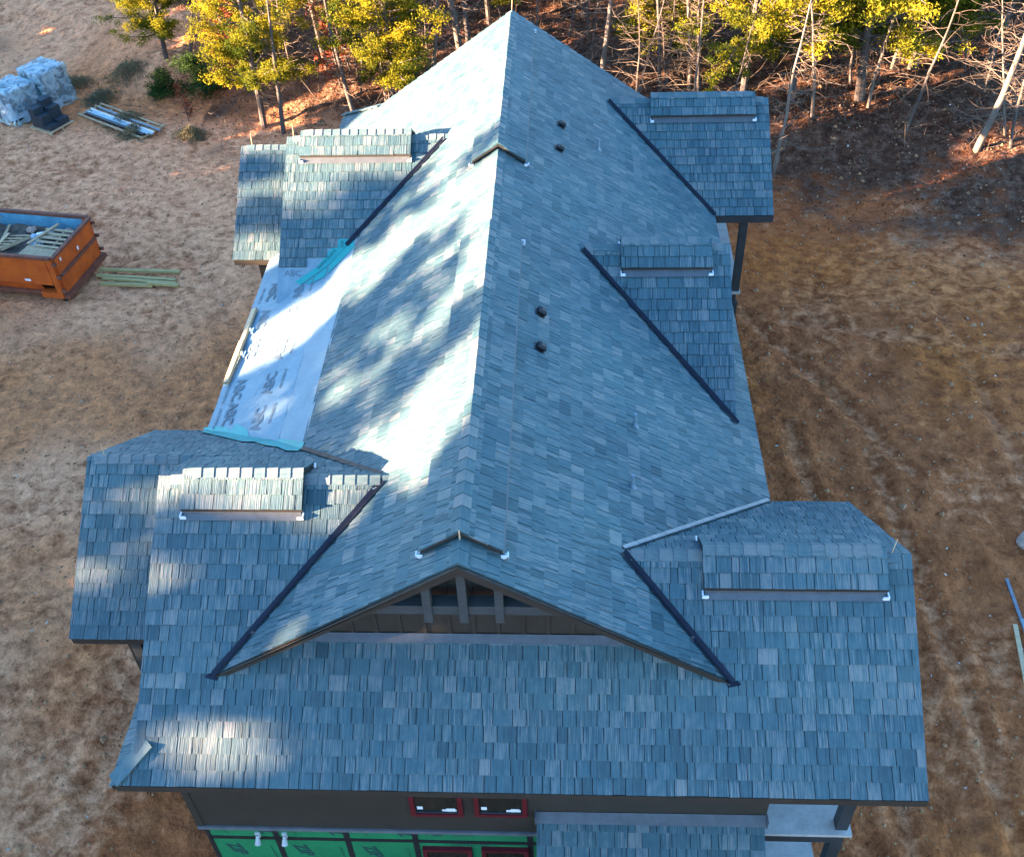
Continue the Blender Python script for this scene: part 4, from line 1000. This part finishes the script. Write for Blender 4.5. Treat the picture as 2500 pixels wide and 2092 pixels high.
# roll off dumpster
D = empty('dumpster', (-14.22, 17.48, gh(-15, 18.5)+.02), radians(-9))
tag(D, 'orange open top roll off dumpster full of scrap at the left edge', 'dumpster')
L_, Wd = 6.6, 2.42
def panel(name, pts, th, mat, inner=None):
    mb = MB(); q = [Vector(p) for p in pts]; n = (q[1]-q[0]).cross(q[2]-q[0]).normalized()*th
    r_ = [p-n for p in q]; mb.poly(q, None, (1, 1, 1), 0); mb.poly(r_[::-1], None, (1, 1, 1), 1)
    for i in range(len(q)): j = (i+1) % len(q); mb.poly([r_[i], r_[j], q[j], q[i]], None, (1, 1, 1), 0)
    return mb.build(name, [mat, inner or mat], D)
panel('side_wall', [(-L_, 0, .62), (-.28, 0, .62), (-.28, 0, 1.55), (-L_, 0, 1.55)], .04, MT['orange'], MT['bluein'])
panel('side_skirt', [(-L_, .22, .16), (-.75, .22, .16), (-.75, .002, .618), (-L_, .002, .618)], .03, MT['orange'])
panel('side_wall', [(-.28, Wd, .3), (-L_, Wd, .3), (-L_, Wd, 1.55), (-.28, Wd, 1.55)], .04, MT['orange'], MT['bluein'])
panel('front_wall', [(-L_, Wd, .3), (-L_, 0, .3), (-L_, 0, 1.55), (-L_, Wd, 1.55)], .04, MT['orange'], MT['bluein'])
door = panel('door', [(0, .10, .3), (0, Wd-.10, .3), (0, Wd-.10, 1.57), (0, .10, 1.57)], .05, MT['orange'], MT['bluein'])
rbox('door_rib', MT['rust'], door, .002, .07, .12, Wd-.12, .90, 1.0); rbox('door_top', MT['rust'], door, -.07, .05, .02, Wd-.02, 1.575, 1.66)
rbox('door_sill', MT['rust'], D, -.05, .14, -.02, Wd+.02, .16, .296)
for y in (.05, Wd-.05):
    pt = rbox('corner_post', MT['orange'], D, -.24, -.055, y-.075, y+.075, .18, 1.565)
    for z in (.45, .95, 1.42): rbox('hinge', MT['rust'], pt, -.04, .085, y-.10, y-.02 if y < 1 else y+.10, z-.05, z+.05) if y < 1 else rbox('hinge', MT['rust'], pt, -.04, .085, y+.02, y+.10, z-.05, z+.05)
for y0, y1 in ((-.05, .06), (Wd-.06, Wd+.05)): rbox('top_rail', MT['rust'], D, -L_-.03, -.075, y0, y1, 1.57, 1.67)
rbox('side_foot', MT['orange'], D, -.80, -.06, -.04, .20, .165, .36); rbox('bottom_rail', MT['rust'], D, -L_, -.82, .16, .26, .06, .155)
rbox('floor', MT['rust'], D, -L_, -.06, .05, Wd-.05, .24, .30)
for y in (.12, Wd-.12):
    mb = MB(); mb.tube([(-.12, y-.07, .09), (-.12, y+.07, .09)], .09, 14); mb.build('roller', MT['blackplastic'], D)
mb = MB(); mb.box(-1.22, -1.02, -.004, -.001, .72, .80); mb.build('sticker', MT['whiteplastic'], D)
mb = MB(); mb.box(.001, .004, .35, .42, 1.32, 1.44); mb.build('sticker', MT['whiteplastic'], D)
mb = MB(); mb.box(.001, .004, 1.3, 1.38, 1.1, 1.24); mb.build('sticker', MT['whiteplastic'], D)
# scrap in the dumpster
DT = Matrix.Translation(D.location) @ Matrix.Rotation(radians(-9), 4, 'Z')
mb = MB(); nx, ny = 40, 16
hp = [[(-L_+.1+(L_-.2)*i/nx, .08+(Wd-.16)*j/ny) for j in range(ny+1)] for i in range(nx+1)]
def hh(x, y): return .92+.25*float(fbm(np.array([x+20]), np.array([y+9]), 1.6, 5, 3)[0])+.2*float(vnoise(np.array([x*4.]), np.array([y*4.]), 8)[0])
HH = [[DT @ Vector((*hp[i][j], hh(*hp[i][j]))) for j in range(ny+1)] for i in range(nx+1)]
for i in range(nx):
    for j in range(ny): mb.poly([HH[i][j], HH[i+1][j], HH[i+1][j+1], HH[i][j+1]])
tag(mb.build('scrap_heap', MT['debris']), 'dark heap of roofing scrap filling the orange dumpster', 'scrap', kind='stuff')
def pallet(loc, rot, label, L=1.2, Wp=1.0, nb=7, bw=.095, mat=None, group='wooden pallets', gapless=False, name='pallet', nstr=3):
    e = empty(name); e.matrix_world = loc if isinstance(loc, Matrix) else (Matrix.Translation(loc) @ rot.to_4x4())
    mat = mat or MT['greywood']
    for i in range(nstr): y = -Wp/2+.03+(Wp-.06)*i/(nstr-1); rbox('stringer', mat, e, -L/2, L/2, y-.02, y+.02, .018, .108)
    for i in range(nb): x = -L/2+bw/2+(L-bw)*i/(nb-1); rbox('board', mat, e, x-bw/2, x+bw/2, -Wp/2, Wp/2, .109, .128)
    tag(e, label, 'pallet', group); return e
def eul(x, y, z): return Matrix.Rotation(radians(z), 3, 'Z') @ Matrix.Rotation(radians(y), 3, 'Y') @ Matrix.Rotation(radians(x), 3, 'X')
pallet(DT @ Vector((-.75, 1.45, 1.17)), eul(3, -5, 82), 'slatted pale pallet lying in the dumpster by its door', 1.15, 1.25, 6)
pallet(DT @ Vector((-1.0, .62, 1.14)), eul(4, 3, 80), 'close boarded grey pallet in the dumpster by its near side', .95, 1.15, 9, .1)
pallet(DT @ Vector((-2.35, 1.15, 1.18)), eul(-16, 8, 62), 'tilted pallet leaning in the dumpster near the picture edge', 1.1, 1.1, 5, .09)
for i, (a, b_, w_, h_, mt, lb) in enumerate((((-1.62, .35, 1.16), (-1.25, 1.0, 1.24), .09, .04, 'lumber', 'short pale board in the dumpster beside the grey pallet'),
        ((-1.55, 1.1, 1.33), (-1.05, 2.2, 1.42), .10, .04, 'greywood', 'board propped across the dumpster toward the blue inner wall'),
        ((-.45, .2, 1.05), (-.25, 1.0, 1.12), .16, .03, 'greywood', 'short grey board against the dumpster door'))):
    mb = MB(); mb.bar(DT @ Vector(a), DT @ Vector(b_), w_, h_); tag(mb.build('scrap_board', MT[mt]), lb, 'board', 'scrap boards')
rgb_ = random.Random(4)
for i in range(9):
    x_, y_ = rgb_.uniform(-4.2, -.6), rgb_.uniform(.4, 2.0); an = rgb_.uniform(-.5, .5)+(1.57 if i % 3 else 0); L2_ = rgb_.uniform(.6, 1.1)/2; z_ = 1.22+.03*i
    y_ = min(max(y_, .15+abs(sin(an))*L2_), 2.25-abs(sin(an))*L2_); x_ = min(x_, -.15-abs(cos(an))*L2_)
    mb = MB(); mb.bar(DT @ Vector((x_-cos(an)*L2_, y_-sin(an)*L2_, z_)), DT @ Vector((x_+cos(an)*L2_, y_+sin(an)*L2_, z_+rgb_.uniform(-.08, .08))), .09, .025); tag(mb.build('scrap_board', MT['greywood' if i % 2 else 'lumber']), 'loose pale scrap board tossed on the heap in the dumpster', 'board', 'loose boards on the dumpster heap')
for i, (x, y, z, r, mt, lb) in enumerate(((-1.45, 1.35, 1.18, .22, 'scrap', 'crumpled pale blue plastic scrap in the dumpster'), (-2.0, 2.05, 1.22, .16, 'rock', 'crumpled tan paper by the blue dumpster wall'), (-.7, 2.05, 1.24, .17, 'rock', 'crumpled tan paper near the far dumpster corner'), (-1.75, 1.75, 1.14, .17, 'scrap', 'crumpled white plastic bag in the dumpster'))):
    bm = bmesh.new(); bmesh.ops.create_icosphere(bm, subdivisions=3, radius=r)
    for v in bm.verts: v.co *= 1+.5*(random.random()-.5); v.co.z *= .5; v.co += DT @ Vector((x, y, z))
    me = bpy.data.meshes.new('scrap'); bm.to_mesh(me); bm.free(); me.materials.append(MT[mt]); tag(place('crumpled_scrap', me), lb, 'scrap', 'crumpled scraps')
mb = MB(); p = DT @ Vector((-1.4, 1.85, 1.26)); mb.box(-.26, .26, -.07, .07, -.03, .03, T=Matrix.Translation(p) @ Matrix.Rotation(radians(12), 4, 'Z')); tag(mb.build('foam_block', MT['whiteplastic'], bevel=.025), 'bright white foam block in the dumpster', 'foam')
# treated lumber beside the dumpster
for i, (a, b_, lb) in enumerate((((-13.72, 19.12), (-11.02, 18.95), 'farthest greenish timber in the row right of the dumpster'), ((-13.75, 18.86), (-11.05, 18.55), 'second farthest greenish timber right of the dumpster'),
        ((-13.5, 18.70), (-11.0, 18.36), 'third greenish timber right of the dumpster, partly covered'), ((-13.52, 18.46), (-11.75, 18.32), 'short nearest greenish timber right of the dumpster'), ((-11.9, 18.34), (-10.86, 18.20), 'shortest greenish timber end nearest the house'))):
    mb = MB(); z = max(gh(*a), gh(*b_), gh((a[0]+b_[0])/2, (a[1]+b_[1])/2))+.05+.004*i
    mb.bar((*a, z), (*b_, z), .11, .09); tag(mb.build('timber', MT['treated'], bevel=.006), lb, 'timber', 'timbers by the dumpster')
# long pallet of metal flashing lengths
A, B = Vector((-18.0, 30.55, 0)), Vector((-14.75, 28.45, 0)); ax = (B-A).normalized(); nrm = Vector((-ax.y, ax.x, 0)); ang = math.atan2(ax.y, ax.x); mid = (A+B)/2
e = empty('long_pallet', (mid.x, mid.y, gh(mid.x, mid.y)+.05), ang)
for i, y in enumerate((-.5, .12, .36, .60)): rbox('rail', MT['greywood'], e, -1.95, 1.95, y-.045, y+.045, .10, .135)
for i in range(6): x = -1.85+i*.74; rbox('cross_board', MT['greywood'], e, x-.05, x+.05, -.52, .64, .04, .098)
tag(e, 'long slatted wooden pallet on the dirt near the woods', 'pallet', 'wooden pallets')
ET = Matrix.Translation(e.location) @ Matrix.Rotation(ang, 4, 'Z')
for i, (y, x0, x1, mt, w_, lb) in enumerate(((-.34, -1.6, 1.9, 'blackplastic', .12, 'dark metal length nearest the camera on the long pallet'), (-.22, -1.7, 2.0, 'galv', .07, 'pale teal metal length, nearest light one on the long pallet'),
        (-.12, -1.5, 2.15, 'galv', .08, 'pale teal metal length in the middle of the long pallet'), (-.01, -1.7, 2.1, 'whiteplastic', .06, 'white metal length on the long pallet'), (.24, -1.5, 2.2, 'pipe', .08, 'blue grey metal length between the pallet rails'))):
    mb = MB(); mb.bar(ET @ Vector((x0, y, .175)), ET @ Vector((x1, y, .17)), w_, .06); tag(mb.build('metal_length', MT[mt], bevel=.008), lb, 'flashing', 'metal lengths on the long pallet')
# wrapped pallets of shingle bundles
def bundles(e, nx, ny, hs, bx=.34, by=.5, bh=.085):
    for i in range(nx):
        for j in range(ny):
            for k in range(hs[i][j]):
                x, y = (i-(nx-1)/2)*bx, (j-(ny-1)/2)*by
                rbox('bundle', MT['bundle'], e, x-bx/2+.006+random.uniform(0, .02), x+bx/2-.006, y-by/2+.006, y+by/2-.006-random.uniform(0, .02), .13+k*bh, .13+(k+1)*bh-.006)
def wrap(e, x, y, h, seed, name='plastic_wrap'):
    bm = bmesh.new(); bmesh.ops.create_cube(bm, size=1)
    bmesh.ops.subdivide_edges(bm, edges=bm.edges[:], cuts=14, use_grid_fill=True)
    rr = np.array([list(v.co) for v in bm.verts])
    n1 = fbm(rr[:, 0]*9+seed, rr[:, 1]*9+rr[:, 2]*11, 1, seed, 3)-.44; n2 = fbm(rr[:, 1]*9+seed, rr[:, 0]*7+rr[:, 2]*9, 1, seed+5, 3)-.44
    for v, a, b_ in zip(bm.verts, n1, n2):
        z = v.co.z+.5; f = 1+.16*(1-z)**3
        v.co = Vector((v.co.x*(x+.10)*f+a*.16, v.co.y*(y+.10)*f+b_*.16, z*(h+.06)+.03+(a*.14 if z > .95 else b_*.08)))
    bmesh.ops.delete(bm, geom=[f for f in bm.faces if f.normal.z < -.7 or (f.calc_center_median().z < .25 and random.random() < .25)], context='FACES')
    for f in bm.faces: f.smooth = True
    me = bpy.data.meshes.new(name); bm.to_mesh(me); bm.free(); me.materials.append(MT['wrap']); return place(name, me, e)
WR = radians(-28)
for (x, y, lb, sd_) in ((-20.75, 30.2, 'plastic wrapped pallet of dark shingle bundles, left of the pair', 3), (-19.85, 31.45, 'plastic wrapped pallet of dark shingle bundles, taller right one', 9)):
    e = empty('wrapped_pallet', (x, y, gh(x, y)), WR); e.scale = (1.18, 1.18, 1.1)
    rbox('pallet_base', MT['greywood'], e, -.62, .62, -.62, .62, .02, .125)
    hs = [[12, 12] for _ in range(3)] if sd_ == 3 else [[15, 15] for _ in range(3)]
    bundles(e, 3, 2, hs); wrap(e, 1.05, 1.05, .13+.085*hs[0][0]+.02, sd_); tag(e, lb, 'wrapped pallet', 'wrapped pallets')
e = empty('bundle_pallet', (-19.1, 29.4, gh(-19.1, 29.4)), WR)
for i in range(7): x = -.55+i*.183; rbox('board', MT['lumber'], e, x-.06, x+.06, -.6, .6, .10, .125)
for y in (-.55, 0, .55): rbox('stringer', MT['lumber'], e, -.61, .61, y-.03, y+.03, .0, .098)
bundles(e, 3, 2, [[9, 11], [6, 8], [2, 3]]); tag(e, 'opened pallet with stepped dark shingle bundles before the wrapped ones', 'pallet', 'wooden pallets')
# right edge lumber and rock
for i, (a, b_, w_, mt, lb) in enumerate((((11.36, 6.62), (11.33, 5.35), .075, 'flash', 'narrow grey board at the right edge of the lot'), ((11.36, 5.5), (11.25, 3.6), .10, 'pipe', 'blue grey board at the right edge below the narrow one'), ((11.17, 5.36), (10.95, 3.9), .10, 'lumber', 'pale yellow board beside the blue grey board'))):
    mb = MB(); z = max(gh(*a), gh(*b_))+.05+.03*(i == 0)
    mb.bar((*a, z), (*b_, z), w_, .045); tag(mb.build('loose_board', MT[mt], bevel=.004), lb, 'board', 'boards at the right edge')
bm = bmesh.new(); bmesh.ops.create_icosphere(bm, subdivisions=3, radius=.5)
for v in bm.verts: v.co *= 1+.35*(float(fbm(np.array([v.co.x*3+9]), np.array([v.co.y*3+v.co.z*5]), 1, 3, 2)[0])-.4); v.co.z *= .4; v.co.x *= 1.2; v.co.y *= .8
me = bpy.data.meshes.new('rock'); bm.to_mesh(me); bm.free(); me.materials.append(MT['rock']); tag(place('rock', me, None, (12.55, 7.75, gh(12.55, 7.75)+.05)), 'large pale rock at the right edge of the lot', 'rock')
